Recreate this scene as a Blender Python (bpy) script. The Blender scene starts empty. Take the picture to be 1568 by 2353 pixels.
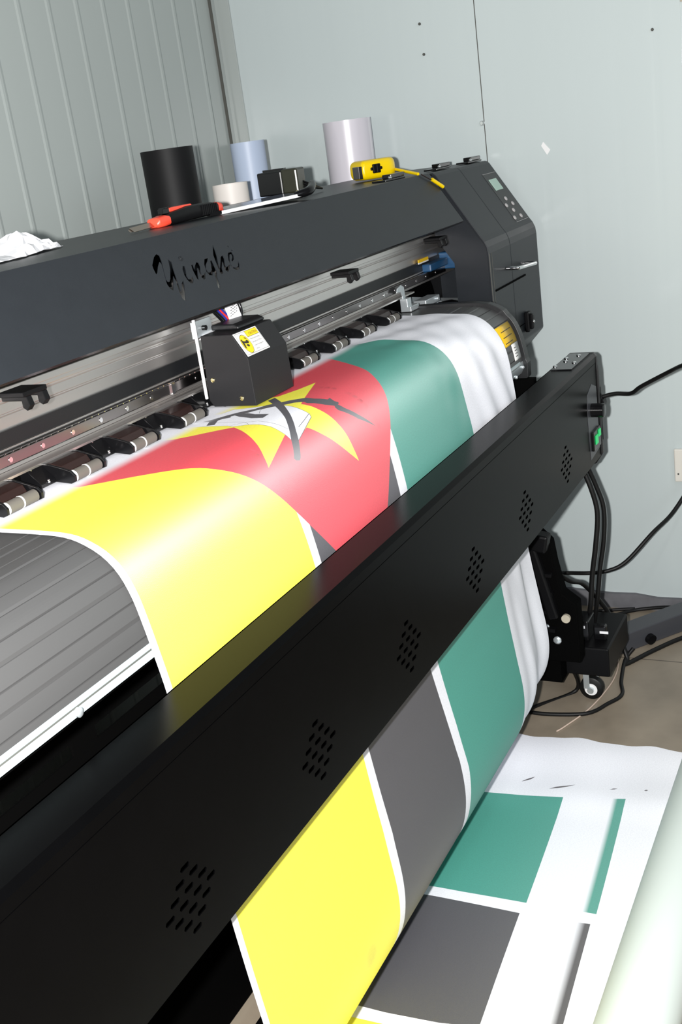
import bpy, math, random
from mathutils import Vector, Matrix, geometry
random.seed(7)
SC = bpy.context.scene
COL = SC.collection
H = 1.345            # height of the lens above the floor; coordinates below are measured from the lens, floor at z = -H

# ------------------------------------------------------------------ camera
CX = (0.43781245, -0.34333365, 0.83092856)
CY = (-0.88909288, -0.02805671, 0.45686614)
CZ = (-0.1335444, -0.93879435, -0.31753908)
cd = bpy.data.cameras.new('camera'); cam = bpy.data.objects.new('camera', cd); COL.objects.link(cam)
cd.sensor_fit = 'VERTICAL'; cd.sensor_height = 36; cd.sensor_width = 24
cd.lens = 2510.93/2353*36; cd.clip_start = .02; cd.clip_end = 50
m3 = Matrix(((CX[0], -CX[1], -CX[2]), (CY[0], -CY[1], -CY[2]), (CZ[0], -CZ[1], -CZ[2])))
M4 = m3.to_4x4(); M4.translation = (0, 0, H); cam.matrix_world = M4
SC.camera = cam

# ------------------------------------------------------------------ world, lights, exposure
w = bpy.data.worlds.new('room_light'); SC.world = w; w.use_nodes = True
w.node_tree.nodes['Background'].inputs[0].default_value = (.82, .90, 1, 1)
w.node_tree.nodes['Background'].inputs[1].default_value = .09
def light(name, kind, loc, power, col=(1, 1, 1), size=.05, look=None, size_y=None, spread=None):
    l = bpy.data.lights.new(name, kind); l.energy = power; l.color = col
    o = bpy.data.objects.new(name, l); COL.objects.link(o); o.location = (loc[0], loc[1], loc[2]+H)
    if kind == 'AREA':
        l.size = size
        if size_y: l.shape = 'RECTANGLE'; l.size_y = size_y
        if spread: l.spread = spread
        d = Vector(look)-Vector(loc); o.rotation_euler = d.to_track_quat('-Z', 'Y').to_euler()
    else: l.shadow_soft_size = size
    return o
light('camera_flash', 'POINT', (-.031, .062, .009), 300, (1, .985, .97), .014)
light('room_window_light', 'AREA', (.2, -2.6, 1.0), 24, (.86, .93, 1), 1.6, (2.3, 1.2, -.2), 1.3)
light('ceiling_lamp', 'AREA', (.9, -.3, 1.6), 7, (1, 1, 1), 1.1, (1.0, .2, -1), .12)
vs = SC.view_settings; vs.view_transform = 'Standard'; vs.look = 'None'; vs.gamma = 1; vs.exposure = 0; vs.use_curve_mapping = False

# ------------------------------------------------------------------ materials
def mat(name, col, rough=.5, metal=0, spec=.5, bump=0, bscale=60, var=0, vscale=8, coat=0, emit=None, stretch=None, aniso=0):
    m = bpy.data.materials.new(name); m.use_nodes = True; nt = m.node_tree; b = nt.nodes['Principled BSDF']
    b.inputs['Base Color'].default_value = (*col, 1); b.inputs['Roughness'].default_value = rough
    b.inputs['Metallic'].default_value = metal; b.inputs['Specular IOR Level'].default_value = spec
    b.inputs['Coat Weight'].default_value = coat; b.inputs['Coat Roughness'].default_value = .15
    if aniso: b.inputs['Anisotropic'].default_value = aniso
    if bump or var:
        g = nt.nodes.new('ShaderNodeNewGeometry'); mp = nt.nodes.new('ShaderNodeMapping')
        nt.links.new(g.outputs['Position'], mp.inputs['Vector'])
        if stretch: mp.inputs['Scale'].default_value = stretch
    if bump:
        n = nt.nodes.new('ShaderNodeTexNoise'); n.inputs['Scale'].default_value = bscale; n.inputs['Detail'].default_value = 4
        nt.links.new(mp.outputs[0], n.inputs['Vector'])
        u = nt.nodes.new('ShaderNodeBump'); u.inputs['Strength'].default_value = bump; u.inputs['Distance'].default_value = .002
        nt.links.new(n.outputs['Fac'], u.inputs['Height']); nt.links.new(u.outputs[0], b.inputs['Normal'])
    if var:
        n = nt.nodes.new('ShaderNodeTexNoise'); n.inputs['Scale'].default_value = vscale; n.inputs['Detail'].default_value = 5
        nt.links.new(mp.outputs[0], n.inputs['Vector'])
        r = nt.nodes.new('ShaderNodeMapRange'); r.inputs['From Min'].default_value = .3; r.inputs['From Max'].default_value = .7
        r.inputs['To Min'].default_value = 1-var; r.inputs['To Max'].default_value = 1+var
        nt.links.new(n.outputs['Fac'], r.inputs['Value'])
        v = nt.nodes.new('ShaderNodeVectorMath'); v.operation = 'SCALE'; v.inputs[0].default_value = col
        nt.links.new(r.outputs[0], v.inputs['Scale']); nt.links.new(v.outputs[0], b.inputs['Base Color'])
    if emit: b.inputs['Emission Color'].default_value = (*emit[0], 1); b.inputs['Emission Strength'].default_value = emit[1]
    return m

MT = {}
MT['body'] = mat('grey_powder_coat', (.0165, .0190, .0225), .38, 0, .18, bump=.10, bscale=900, var=.04, vscale=30)
MT['body_dark'] = mat('dark_powder_coat', (.006, .0065, .0075), .42, 0, .45, bump=.1, bscale=900)
MT['head'] = mat('carriage_grey', (.015, .015, .016), .42, 0, .14, bump=.08, bscale=900)
MT['dryer'] = mat('satin_black_sheet', (.0008, .0008, .0009), .27, 0, .04, bump=.06, bscale=1200, var=.1, vscale=20)
MT['black'] = mat('black_plastic', (.004, .004, .0045), .4, 0, .12)
MT['matte_black'] = mat('matte_black', (.0015, .0015, .0015), .8, 0, .02)
MT['gloss_black'] = mat('gloss_black', (.004, .004, .0045), .2, 0, .35)
MT['rubber'] = mat('black_rubber', (.004, .004, .004), .5, 0, .3)
MT['alu'] = mat('brushed_aluminium', (.70, .67, .65), .36, 1, bump=.05, bscale=500, stretch=(.02, 1, 1), aniso=.4)
MT['alu_dark'] = mat('anodised_aluminium', (.33, .33, .335), .38, .75, bump=.06, bscale=400, stretch=(.02, 1, 1), var=.06, vscale=20)
MT['platen'] = mat('ribbed_platen_aluminium', (.085, .085, .085), .40, .35, bump=.05, bscale=300, stretch=(.02, 1, 1), var=.08, vscale=10)
MT['trim'] = mat('pale_trim_aluminium', (.36, .44, .45), .4, .1)
MT['rail'] = mat('polished_rail', (.30, .28, .28), .22, 1)
MT['chrome'] = mat('chrome', (.75, .75, .75), .12, 1)
MT['zinc'] = mat('zinc_plate', (.62, .67, .69), .3, .7)
MT['brass'] = mat('brass_screw', (.8, .68, .35), .2, 1)
MT['housing'] = mat('brown_black_housing', (.014, .005, .004), .28, 0, .4)
MT['roller'] = mat('grey_rubber_roller', (.10, .092, .08), .6)
MT['white'] = mat('white_plastic', (.78, .78, .78), .4)
MT['yellow'] = mat('yellow_plastic', (.80, .56, .0), .3, 0, .5)
MT['sticker_yellow'] = mat('yellow_sticker', (.78, .48, .01), .4)
MT['sticker_white'] = mat('white_sticker', (.72, .72, .70), .45)
MT['ink'] = mat('sticker_ink', (.02, .015, .01), .5)
MT['orange'] = mat('orange_red_rubber', (.85, .07, .035), .4)
MT['steel_blade'] = mat('blade_steel', (.4, .33, .28), .3, 1)
MT['blue'] = mat('blue_plastic', (.012, .06, .14), .35)
MT['red'] = mat('red_plastic', (.55, .02, .02), .4)
MT['lcd'] = mat('lcd_glass', (.42, .60, .50), .3)
MT['button'] = mat('grey_button', (.45, .43, .43), .4)
MT['led'] = mat('green_led', (.0, .2, .05), .4, emit=((.03, .75, .2), .55))
MT['paper'] = mat('white_paper', (.78, .78, .80), .6)
MT['gloss_vinyl'] = mat('white_vinyl', (.62, .59, .64), .32, 0, .8)
MT['cream'] = mat('cream_tape_roll', (.66, .62, .58), .5)
MT['bluepaper'] = mat('pale_blue_film', (.40, .47, .60), .45)
MT['blackroll'] = mat('black_vinyl_roll', (.0035, .0035, .004), .58, 0, .22)
MT['whiteroll'] = mat('coated_paper_roll', (.60, .66, .62), .5)
MT['wall'] = mat('painted_sandwich_panel', (.365, .40, .385), .25, 0, .5, bump=.12, bscale=3.5, stretch=(1, 1, .12), var=.025, vscale=3)
MT['wallr'] = mat('painted_sandwich_panel_smooth', (.50, .56, .56), .24, 0, .5, bump=.25, bscale=5, stretch=(1, 1, .08), var=.02, vscale=3)
MT['plinth'] = mat('grey_cement', (.13, .13, .14), .8, bump=.15, bscale=80, var=.2, vscale=20)
MT['darkline'] = mat('seam_dark', (.08, .08, .07), .7)
MT['rust'] = mat('aged_trim', (.42, .38, .30), .5, var=.2, vscale=20)
MT['outlet'] = mat('ivory_plastic', (.68, .66, .60), .35)
MT['greysteel'] = mat('grey_steel_beam', (.055, .057, .065), .4, .1, bump=.1, bscale=300)
MT['cableR'] = mat('cream_cord', (.55, .43, .35), .6)

def floor_mat():
    m = bpy.data.materials.new('beige_floor_tiles'); m.use_nodes = True; nt = m.node_tree; b = nt.nodes['Principled BSDF']
    g = nt.nodes.new('ShaderNodeNewGeometry')
    mp = nt.nodes.new('ShaderNodeMapping'); mp.inputs['Rotation'].default_value = (0, 0, 0); mp.inputs['Location'].default_value = (-.134, -.38, 0)
    nt.links.new(g.outputs['Position'], mp.inputs['Vector'])
    br = nt.nodes.new('ShaderNodeTexBrick'); br.offset = 0; br.inputs['Scale'].default_value = 1
    br.inputs['Brick Width'].default_value = .6; br.inputs['Row Height'].default_value = .6; br.inputs['Mortar Size'].default_value = .0022
    br.inputs['Color1'].default_value = (.255, .212, .160, 1); br.inputs['Color2'].default_value = (.265, .222, .168, 1); br.inputs['Mortar'].default_value = (.10, .08, .06, 1)
    nt.links.new(mp.outputs[0], br.inputs['Vector'])
    n = nt.nodes.new('ShaderNodeTexNoise'); n.inputs['Scale'].default_value = 9; n.inputs['Detail'].default_value = 7
    nt.links.new(g.outputs['Position'], n.inputs['Vector'])
    r = nt.nodes.new('ShaderNodeMapRange'); r.inputs['From Min'].default_value = .3; r.inputs['From Max'].default_value = .7; r.inputs['To Min'].default_value = .82; r.inputs['To Max'].default_value = 1.15
    nt.links.new(n.outputs['Fac'], r.inputs['Value'])
    v = nt.nodes.new('ShaderNodeVectorMath'); v.operation = 'SCALE'
    nt.links.new(br.outputs['Color'], v.inputs[0]); nt.links.new(r.outputs[0], v.inputs['Scale']); nt.links.new(v.outputs[0], b.inputs['Base Color'])
    b.inputs['Roughness'].default_value = .32
    return m
MT['floor'] = floor_mat()

def fabric_mat(name, col, fade=True, stain=False, grad=None):
    """dyed polyester: weave bump; ink coverage builds up over a few centimetres of feed (UV.y = metres of feed)"""
    m = bpy.data.materials.new(name); m.use_nodes = True; nt = m.node_tree; b = nt.nodes['Principled BSDF']
    b.inputs['Roughness'].default_value = .74; b.inputs['Specular IOR Level'].default_value = 1.0; b.inputs['IOR'].default_value = 1.68; b.inputs['Anisotropic'].default_value = .9
    tg = nt.nodes.new('ShaderNodeTangent'); tg.direction_type = 'UV_MAP'; tg.uv_map = 'sheet'; nt.links.new(tg.outputs[0], b.inputs['Tangent'])
    uv = nt.nodes.new('ShaderNodeUVMap'); uv.uv_map = 'sheet'
    sp = nt.nodes.new('ShaderNodeSeparateXYZ'); nt.links.new(uv.outputs[0], sp.inputs[0])
    n = nt.nodes.new('ShaderNodeTexNoise'); n.inputs['Scale'].default_value = 900; n.inputs['Detail'].default_value = 2
    nt.links.new(uv.outputs[0], n.inputs['Vector'])
    u = nt.nodes.new('ShaderNodeBump'); u.inputs['Strength'].default_value = .25; u.inputs['Distance'].default_value = .0006
    nt.links.new(n.outputs['Fac'], u.inputs['Height']); nt.links.new(u.outputs[0], b.inputs['Normal'])
    n2 = nt.nodes.new('ShaderNodeTexNoise'); n2.inputs['Scale'].default_value = 350; n2.inputs['Detail'].default_value = 3
    nt.links.new(uv.outputs[0], n2.inputs['Vector'])
    r = nt.nodes.new('ShaderNodeMapRange'); r.inputs['From Min'].default_value = .3; r.inputs['From Max'].default_value = .75; r.inputs['To Min'].default_value = .94; r.inputs['To Max'].default_value = 1.07
    nt.links.new(n2.outputs['Fac'], r.inputs['Value'])
    v = nt.nodes.new('ShaderNodeVectorMath'); v.operation = 'SCALE'; v.inputs[0].default_value = col
    nt.links.new(r.outputs[0], v.inputs['Scale']); out = v.outputs[0]
    WH = (.80, .81, .86, 1)
    def mix(fac, a, bb):
        mx = nt.nodes.new('ShaderNodeMix'); mx.data_type = 'RGBA'
        nt.links.new(fac, mx.inputs['Factor']); 
        if isinstance(a, tuple): mx.inputs['A'].default_value = a
        else: nt.links.new(a, mx.inputs['A'])
        if isinstance(bb, tuple): mx.inputs['B'].default_value = bb
        else: nt.links.new(bb, mx.inputs['B'])
        return mx.outputs['Result']
    if fade:
        f = nt.nodes.new('ShaderNodeMapRange'); f.interpolation_type = 'SMOOTHSTEP'
        f.inputs['From Min'].default_value = .128; f.inputs['From Max'].default_value = .158
        nt.links.new(sp.outputs['Y'], f.inputs['Value']); out = mix(f.outputs[0], WH, out)
    if grad:
        f = nt.nodes.new('ShaderNodeMapRange'); f.inputs['From Min'].default_value = grad[0]; f.inputs['From Max'].default_value = grad[1]
        ma = nt.nodes.new('ShaderNodeMath'); ma.operation = 'MULTIPLY_ADD'; ma.inputs[1].default_value = .0676
        nt.links.new(sp.outputs['X'], ma.inputs[0]); nt.links.new(sp.outputs['Y'], ma.inputs[2]); nt.links.new(ma.outputs[0], f.inputs['Value']); out = mix(f.outputs[0], WH, out)
    if stain:
        d = nt.nodes.new('ShaderNodeVectorMath'); d.operation = 'DISTANCE'; d.inputs[1].default_value = stain
        nt.links.new(uv.outputs[0], d.inputs[0])
        f = nt.nodes.new('ShaderNodeMapRange'); f.interpolation_type = 'SMOOTHSTEP'; f.inputs['From Min'].default_value = .03; f.inputs['From Max'].default_value = .008
        f.inputs['To Max'].default_value = .35
        nt.links.new(d.outputs['Value'], f.inputs['Value']); out = mix(f.outputs[0], out, (.35, .30, .06, 1))
    nt.links.new(out, b.inputs['Base Color'])
    return m

# ------------------------------------------------------------------ helpers
class MB:
    def __init__(s): s.v = []; s.f = []; s.sm = []; s.marks = []
    def add(s, vs_, fs, smooth=False):
        s.marks.append((len(s.v), len(s.f))); o = len(s.v); s.v += [tuple(p) for p in vs_]; s.f += [tuple(i+o for i in f) for f in fs]; s.sm += [smooth]*len(fs); return s
    def split(s, name, m, parent=None, **kw):
        mk = s.marks+[(len(s.v), len(s.f))]; out = []
        for (a, fa), (b_, fb) in zip(mk, mk[1:]):
            q = MB(); q.v = s.v[a:b_]; q.f = [tuple(i-a for i in f) for f in s.f[fa:fb]]; q.sm = s.sm[fa:fb]; out.append(q.build(name, m, parent, **kw))
        return out
    def box(s, x0, x1, y0, y1, z0, z1):
        P = [(x, y, z) for x in (x0, x1) for y in (y0, y1) for z in (z0, z1)]
        return s.add(P, [(0, 1, 3, 2), (4, 6, 7, 5), (0, 4, 5, 1), (2, 3, 7, 6), (0, 2, 6, 4), (1, 5, 7, 3)])
    def obox(s, c, ax, ay, az):
        c = Vector(c); ax = Vector(ax); ay = Vector(ay); az = Vector(az)
        P = [c+i*ax+j*ay+k*az for i in (-1, 1) for j in (-1, 1) for k in (-1, 1)]
        return s.add(P, [(0, 1, 3, 2), (4, 6, 7, 5), (0, 4, 5, 1), (2, 3, 7, 6), (0, 2, 6, 4), (1, 5, 7, 3)])
    def prism(s, prof, x0, x1, smooth=False, axis='x'):
        """profile of (y,z) extruded along x (or (x,z) along y, (x,y) along z)"""
        n = len(prof)
        def P(a, b, t): return {'x': (t, a, b), 'y': (a, t, b), 'z': (a, b, t)}[axis]
        vs_ = [P(a, b, x0) for a, b in prof]+[P(a, b, x1) for a, b in prof]
        s.add(vs_, [(i, (i+1) % n, n+(i+1) % n, n+i) for i in range(n)], smooth)
        o = len(s.v)-2*n
        s.f += [tuple(range(o+n-1, o-1, -1)), tuple(range(o+n, o+2*n))]; s.sm += [False, False]
        return s
    def tube(s, pts, r, n=12, cap=True, smooth=True):
        pts = [Vector(p) for p in pts]; rs = r if isinstance(r, (list, tuple)) else [r]*len(pts)
        t0 = (pts[1]-pts[0]).normalized(); up = Vector((0, 0, 1)) if abs(t0.z) < .9 else Vector((1, 0, 0))
        nrm = t0.cross(up).normalized(); vs_ = []; 
        for i, p in enumerate(pts):
            t = (pts[min(i+1, len(pts)-1)]-pts[max(i-1, 0)]).normalized()
            nrm = (nrm-t*nrm.dot(t)).normalized(); b = t.cross(nrm)
            for k in range(n):
                a = 2*math.pi*k/n; vs_.append(p+(nrm*math.cos(a)+b*math.sin(a))*rs[i])
        fs = [(i*n+k, i*n+(k+1) % n, (i+1)*n+(k+1) % n, (i+1)*n+k) for i in range(len(pts)-1) for k in range(n)]
        s.add(vs_, fs, smooth)
        if cap:
            o = len(s.v)-len(vs_); L = (len(pts)-1)*n
            s.f += [tuple(o+k for k in range(n-1, -1, -1)), tuple(o+L+k for k in range(n))]; s.sm += [False, False]
        return s
    def hollow(s, c, r, ri, z0, z1, n=48):
        """upright paper-roll: outer wall, ring end, core"""
        rings = [(r, z0), (r, z1), (ri, z1), (ri, z0)]
        vs_ = [(c[0]+q*math.cos(2*math.pi*k/n), c[1]+q*math.sin(2*math.pi*k/n), z) for q, z in rings for k in range(n)]
        for j in range(4):
            fs = [(j*n+k, j*n+(k+1) % n, ((j+1) % 4)*n+(k+1) % n, ((j+1) % 4)*n+k) for k in range(n)]
            if j == 0: s.add(vs_, fs, True); o = len(s.v)-len(vs_)
            else: s.f += [tuple(i+o for i in f) for f in fs]; s.sm += [j == 2]*n
        return s
    def ball(s, c, r, n=12, squash=(1, 1, 1)):
        vs_ = []; 
        for i in range(n//2+1):
            a = math.pi*i/(n//2)
            for k in range(n):
                b = 2*math.pi*k/n
                vs_.append((c[0]+r*squash[0]*math.sin(a)*math.cos(b), c[1]+r*squash[1]*math.sin(a)*math.sin(b), c[2]+r*squash[2]*math.cos(a)))
        return s.add(vs_, [(i*n+k, i*n+(k+1) % n, (i+1)*n+(k+1) % n, (i+1)*n+k) for i in range(n//2) for k in range(n)], True)
    def build(s, name, m, parent=None, bevel=0, label=None, seg=2, **kw):
        me = bpy.data.meshes.new(name)
        off = parent_loc(parent)
        me.from_pydata([(x-off[0], y-off[1], z+H-off[2]) for x, y, z in s.v], [], s.f)
        for p, q in zip(me.polygons, s.sm): p.use_smooth = q
        me.materials.append(MT[m] if isinstance(m, str) else m)
        import bmesh
        bm = bmesh.new(); bm.from_mesh(me); bmesh.ops.recalc_face_normals(bm, faces=bm.faces); bm.to_mesh(me); bm.free()
        if any(s.sm): me.set_sharp_from_angle(angle=math.radians(42))
        me.update()
        o = bpy.data.objects.new(name, me); COL.objects.link(o)
        if parent: o.parent = parent
        if bevel:
            bv = o.modifiers.new('bevel', 'BEVEL'); bv.width = bevel; bv.segments = seg; bv.limit_method = 'ANGLE'; bv.angle_limit = math.radians(35)
        if label: o['label'] = label
        for k, v in kw.items(): o[k] = v
        return o
def parent_loc(p):
    l = Vector((0, 0, 0))
    while p: l += p.location; p = p.parent
    return l
def thing(name, label, cat, loc, group=None):
    o = bpy.data.objects.new(name, None); COL.objects.link(o); o.location = (loc[0], loc[1], loc[2]+H); o.empty_display_size = .05
    o['label'] = label; o['category'] = cat
    if group: o['group'] = group
    return o
def tag(o, label, cat, group=None):
    o['label'] = label; o['category'] = cat
    if group: o['group'] = group
    return o
def struct(o): o['kind'] = 'structure'; return o
def smooth_path(P, n=8):
    P = [Vector(p) for p in P]; out = []
    for i in range(len(P)-1):
        a = P[max(i-1, 0)]; b = P[i]; c = P[i+1]; d = P[min(i+2, len(P)-1)]
        for k in range(n):
            t = k/n
            out.append(.5*((2*b)+(c-a)*t+(2*a-5*b+4*c-d)*t*t+(3*b-a-3*c+d)*t**3))
    out.append(P[-1]); return out
def pip(x, y, poly):
    c = False; j = len(poly)-1
    for i in range(len(poly)):
        xi, yi = poly[i]; xj, yj = poly[j]
        if (yi > y) != (yj > y) and x < (xj-xi)*(y-yi)/(yj-yi)+xi: c = not c
        j = i
    return c
def dense(poly, d, closed=True):
    out = []
    n = len(poly)
    for i in range(n if closed else n-1):
        a = poly[i]; b = poly[(i+1) % n]; L = math.hypot(b[0]-a[0], b[1]-a[1]); k = max(1, int(L/d))
        out += [(a[0]+(b[0]-a[0])*t/k, a[1]+(b[1]-a[1])*t/k) for t in range(k)]
    return out
def holed_panel(outer, holes, fn, thick):
    """sheet with cut-outs: 2D triangulation, extruded by thick (a 3D vector)"""
    V = []; E_ = []
    for poly in [outer]+holes:
        o = len(V); V += [Vector(p) for p in poly]; E_ += [(o+i, o+(i+1) % len(poly)) for i in range(len(poly))]
    v2, e2, f2, *_ = geometry.delaunay_2d_cdt(V, E_, [], 0, 1e-6)
    keep = []
    for f in f2:
        cx = sum(v2[i][0] for i in f)/3; cy = sum(v2[i][1] for i in f)/3
        if pip(cx, cy, outer) and not any(pip(cx, cy, h) for h in holes): keep.append(tuple(f))
    n = len(v2); T = Vector(thick)
    vs_ = [Vector(fn(*p)) for p in v2]; vs_ = vs_+[p+T for p in vs_]
    cnt = {}
    for f in keep:
        for a, b in ((f[0], f[1]), (f[1], f[2]), (f[2], f[0])): cnt.setdefault(frozenset((a, b)), []).append((a, b))
    fs = keep+[tuple(i+n for i in reversed(f)) for f in keep]
    for k, l in cnt.items():
        if len(l) == 1: a, b = l[0]; fs.append((b, a, a+n, b+n))
    return MB().add(vs_, fs)
def text_mesh(body, size, fn, name, m, parent, thick=0):
    c = bpy.data.curves.new('lettering', 'FONT'); c.body = body; c.size = size; c.resolution_u = 3
    o = bpy.data.objects.new('lettering', c); COL.objects.link(o)
    bpy.context.view_layer.update()
    dg = bpy.context.evaluated_depsgraph_get(); me = bpy.data.meshes.new_from_object(o.evaluated_get(dg))
    b = MB(); b.add([fn(v.co.x, v.co.y) for v in me.vertices], [tuple(p.vertices) for p in me.polygons])
    bpy.data.objects.remove(o); bpy.data.curves.remove(c); bpy.data.meshes.remove(me)
    return b.build(name, m, parent) if name else b
FZ = -H

# ================================================================== SETTING
struct(MB().box(-2.2, 3.4, -3.2, 2.1, FZ-.03, FZ).build('floor', 'floor'))
YW, XW = 1.734, 2.84
b = MB(); prof = [(-1.6, YW)]
k0 = 2.037-.1006*34; x = k0
while x < XW-.03:
    if x > -1.5: prof += [(x-.012, YW), (x-.007, YW-.0022), (x, YW-.0022), (x+.008, YW)]
    x += .1006
prof += [(XW, YW), (XW, YW+.05), (-1.6, YW+.05)]
b.prism(prof, FZ, 2.0, axis='z'); struct(b.build('wall_back', 'wall'))
b = MB(); prof = [(XW, -1.6)]; x = -1.52
while x < YW-.04:
    if abs(x-.9842) > .03 and abs(x-.484) > .03: prof += [(XW, x-.012), (XW+.00014, x-.005), (XW+.00014, x+.005), (XW, x+.012)]
    x += .094
    for (c0, c1, dd_) in ((.4820, .4890, .003), (.9832, .9852, .0015)):
        if x-.094 < c0 <= x: prof += [(XW, c0), (XW+dd_, c0), (XW+dd_, c1), (XW, c1)]
prof += [(XW, YW+.05), (XW+.05, YW+.05), (XW+.05, -1.6)]
b.prism(prof, FZ, 2.0, axis='z')
struct(b.build('wall_right', 'wallr'))
struct(MB().box(XW-.0008, XW+.002, .9836, .9852, -1.29, 2.0).build('trim_1', 'darkline'))
struct(MB().box(XW-.001, XW+.004, .477, .4885, .20, 2.0).build('trim_2', 'rust'))
b = MB(); b.box(XW-.026, XW, YW-.006, YW, FZ, 2.0); b.box(XW-.006, XW, YW-.05, YW, FZ, 2.0)
struct(b.build('trim_3', 'wall', bevel=.001))
struct(MB().box(XW-.0295, XW-.0262, YW-.008, YW, FZ, 2.0).build('trim_4', 'darkline'))
b = MB()   # rough cement plinth along the right wall, tapering towards the front
ys = [i*.06-1.2 for i in range(50)]
top = [(y, max(-1.332, -1.2965-(.8488-min(y, 1.2))*.045)+.003*math.sin(y*40)+.002*math.sin(y*97)) for y in ys if y < YW]
b.prism([(YW, FZ)]+[(YW, -1.285)]+top[::-1]+[(-1.2, FZ)], XW-.012, XW)
struct(b.build('baseboard_right', 'plinth'))
def wallscrew(y, z, r, lab, m='zinc'):
    t = MB().tube([(XW-.0005, y, z), (XW-.003, y, z), (XW-.0065, y, z)], [r, r, r*.6], 12).build('wall_screw', m)
    tag(t, lab, 'screw')
wallscrew(.9894, -.0021, .0065, 'shiny metal screw in the right wall beside the vertical panel seam', 'chrome')
wallscrew(1.1297, .1844, .0035, 'small dark screw high on the right wall left of the seam, lower of two', 'darkline')
wallscrew(1.1331, .2576, .0035, 'small dark screw near the top edge of the right wall, upper of two', 'darkline')
wallscrew(.5533, .1509, .0035, 'lone dark screw at the upper right of the right wall', 'darkline')
qd = [(.8392, -.0760), (.8335, -.0668), (.8163, -.0880), (.8255, -.0995)]  # light glint on the wall, painted in as a thin white patch
t = MB().add([(XW-.001, y, z) for y, z in qd]+[(XW, y, z) for y, z in qd], [(0, 1, 2, 3), (4, 7, 6, 5)]+[(i, (i+1) % 4, 4+(i+1) % 4, 4+i) for i in range(4)]).build('painted_glint', 'white')
tag(t, 'small bright glint of light painted as a white patch on the right wall', 'painted glint')
t = thing('wall_outlet', 'ivory wall socket low on the right wall at the edge of view', 'socket', (XW, .50, -.92))
MB().box(XW-.010, XW, .455, .540, -.966, -.8755).build('faceplate', 'outlet', t, bevel=.003)
MB().box(XW-.016, XW-.010, .47, .515, -.95, -.90).build('socket_insert', 'outlet', t, bevel=.002)
MB().box(XW-.0108, XW-.0098, .528, .532, -.946, -.941).build('screw', 'darkline', t)

# ================================================================== PRINTER
XL, XR = -.15, 2.43
XC1 = 2.807
P = thing('large_format_printer', 'large dark grey wide-format inkjet printer with ribbed platen, printing a flag on fabric', 'printer', (1.3, 1.05, FZ))
# --- cover: slanted front panel with the cut-out script logo, flat top
yc, zc, yb, zb = .975, -.0915, .9021, -.2039
sl = math.hypot(yc-yb, zc-zb); uy, uz = (yb-yc)/sl, (zb-zc)/sl
def slope(x, v): return (x, yc+uy*v, zc+uz*v)
# homography: logo strokes were measured in the slanted plane; a = along the machine, b = down the slope
LG = {'o': (1.2833, .0450), }
RAYF = 2510.93
def onslope(px, py):
    c = ((px-784)/RAYF, (py-1176.5)/RAYF, 1.0)
    r = (CX[0]*c[0]+CX[1]*c[1]+CX[2], CY[0]*c[0]+CY[1]*c[1]+CY[2], CZ[0]*c[0]+CZ[1]*c[1]+CZ[2])
    ny, nz = uz, -uy
    t = (yc*ny+zc*nz)/(r[1]*ny+r[2]*nz)
    return (t*r[0], ((t*r[1]-yc)*uy+(t*r[2]-zc)*uz))
GL = [
 [(225,240),(262,262),(290,340),(318,460),(345,560),(375,600),(392,600),(402,560),(398,440),(368,298),(415,340),(440,435),(500,610),(540,725),(550,700),(548,625),(566,580),(582,640),(590,740),(603,852),(560,820),(520,740),(480,610),(441,530),(443,620),(440,715),(405,695),(360,635),(330,540),(308,450),(285,370),(262,345),(245,400),(235,485),(220,508),(185,440),(168,390),(190,285)],
 [(560,395),(585,398),(600,450),(610,520),(640,565),(665,568),(685,530),(700,570),(695,620),(665,620),(620,575),(580,510),(558,440)],
 [(670,385),(690,380),(705,415),(712,440),(718,400),(735,345),(765,355),(785,400),(790,470),(810,520),(835,510),(850,470),(855,560),(835,575),(800,540),(775,480),(760,430),(750,425),(755,500),(768,580),(745,560),(715,500),(690,450)],
 [(840,310),(885,295),(880,330),(860,380),(862,430),(890,478),(915,480),(935,450),(915,330),(935,325),(960,380),(1000,470),(1005,540),(1040,640),(1038,695),(1015,670),(990,570),(970,480),(948,475),(945,520),(905,515),(865,470),(838,380)],
 [(945,118),(975,190),(1000,270),(1020,370),(1043,425),(1050,280),(1075,260),(1095,300),(1105,380),(1130,410),(1165,380),(1165,430),(1145,475),(1110,450),(1085,380),(1070,340),(1065,420),(1085,490),(1060,510),(1040,480),(1016,420),(980,330),(955,260),(950,200)],
 [(1145,225),(1190,215),(1215,260),(1222,310),(1195,345),(1190,320),(1200,280),(1185,245),(1165,250),(1165,300),(1175,370),(1215,410),(1245,420),(1275,400),(1272,330),(1290,370),(1290,440),(1260,452),(1225,440),(1178,392),(1150,320),(1140,260)],
 [(1136,134),(1150,142),(1154,158),(1140,152)], [(1180,188),(1204,197),(1202,205),(1184,200)],
]
holes = [[onslope(320+a/5.6, 540+c/5.6) for a, c in g] for g in GL]
cov = holed_panel([(XL, 0), (2.405, 0), (2.405, sl), (XL, sl)], holes, slope, (0, uz*-.0012, uy*.0012))
cov.v = [tuple(p) for p in cov.v]
cov.build('front_cover', 'body', P, label='grey slanted front cover with cut-out script logo')
rg = MB(); c0 = onslope(320+535/5.6, 540+303/5.6)
ring = [slope(c0[0]+.0042*math.cos(a/16*math.pi), c0[1]+.0036*math.sin(a/16*math.pi)) for a in range(33)]
rg.tube([(p[0], p[1]-.0003, p[2]) for p in ring], .00035, 6)
rg.tube([(p[0]*.45+slope(*c0)[0]*.55, p[1]*.45+slope(*c0)[1]*.55-.0003, p[2]*.45+slope(*c0)[2]*.55) for p in ring[4:28]], .0003, 6)
rg.build('registered_mark', 'body_dark', P)
b = MB(); b.box(XL, 2.405, yc-.0005, 1.268, zc-.003, zc)
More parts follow.
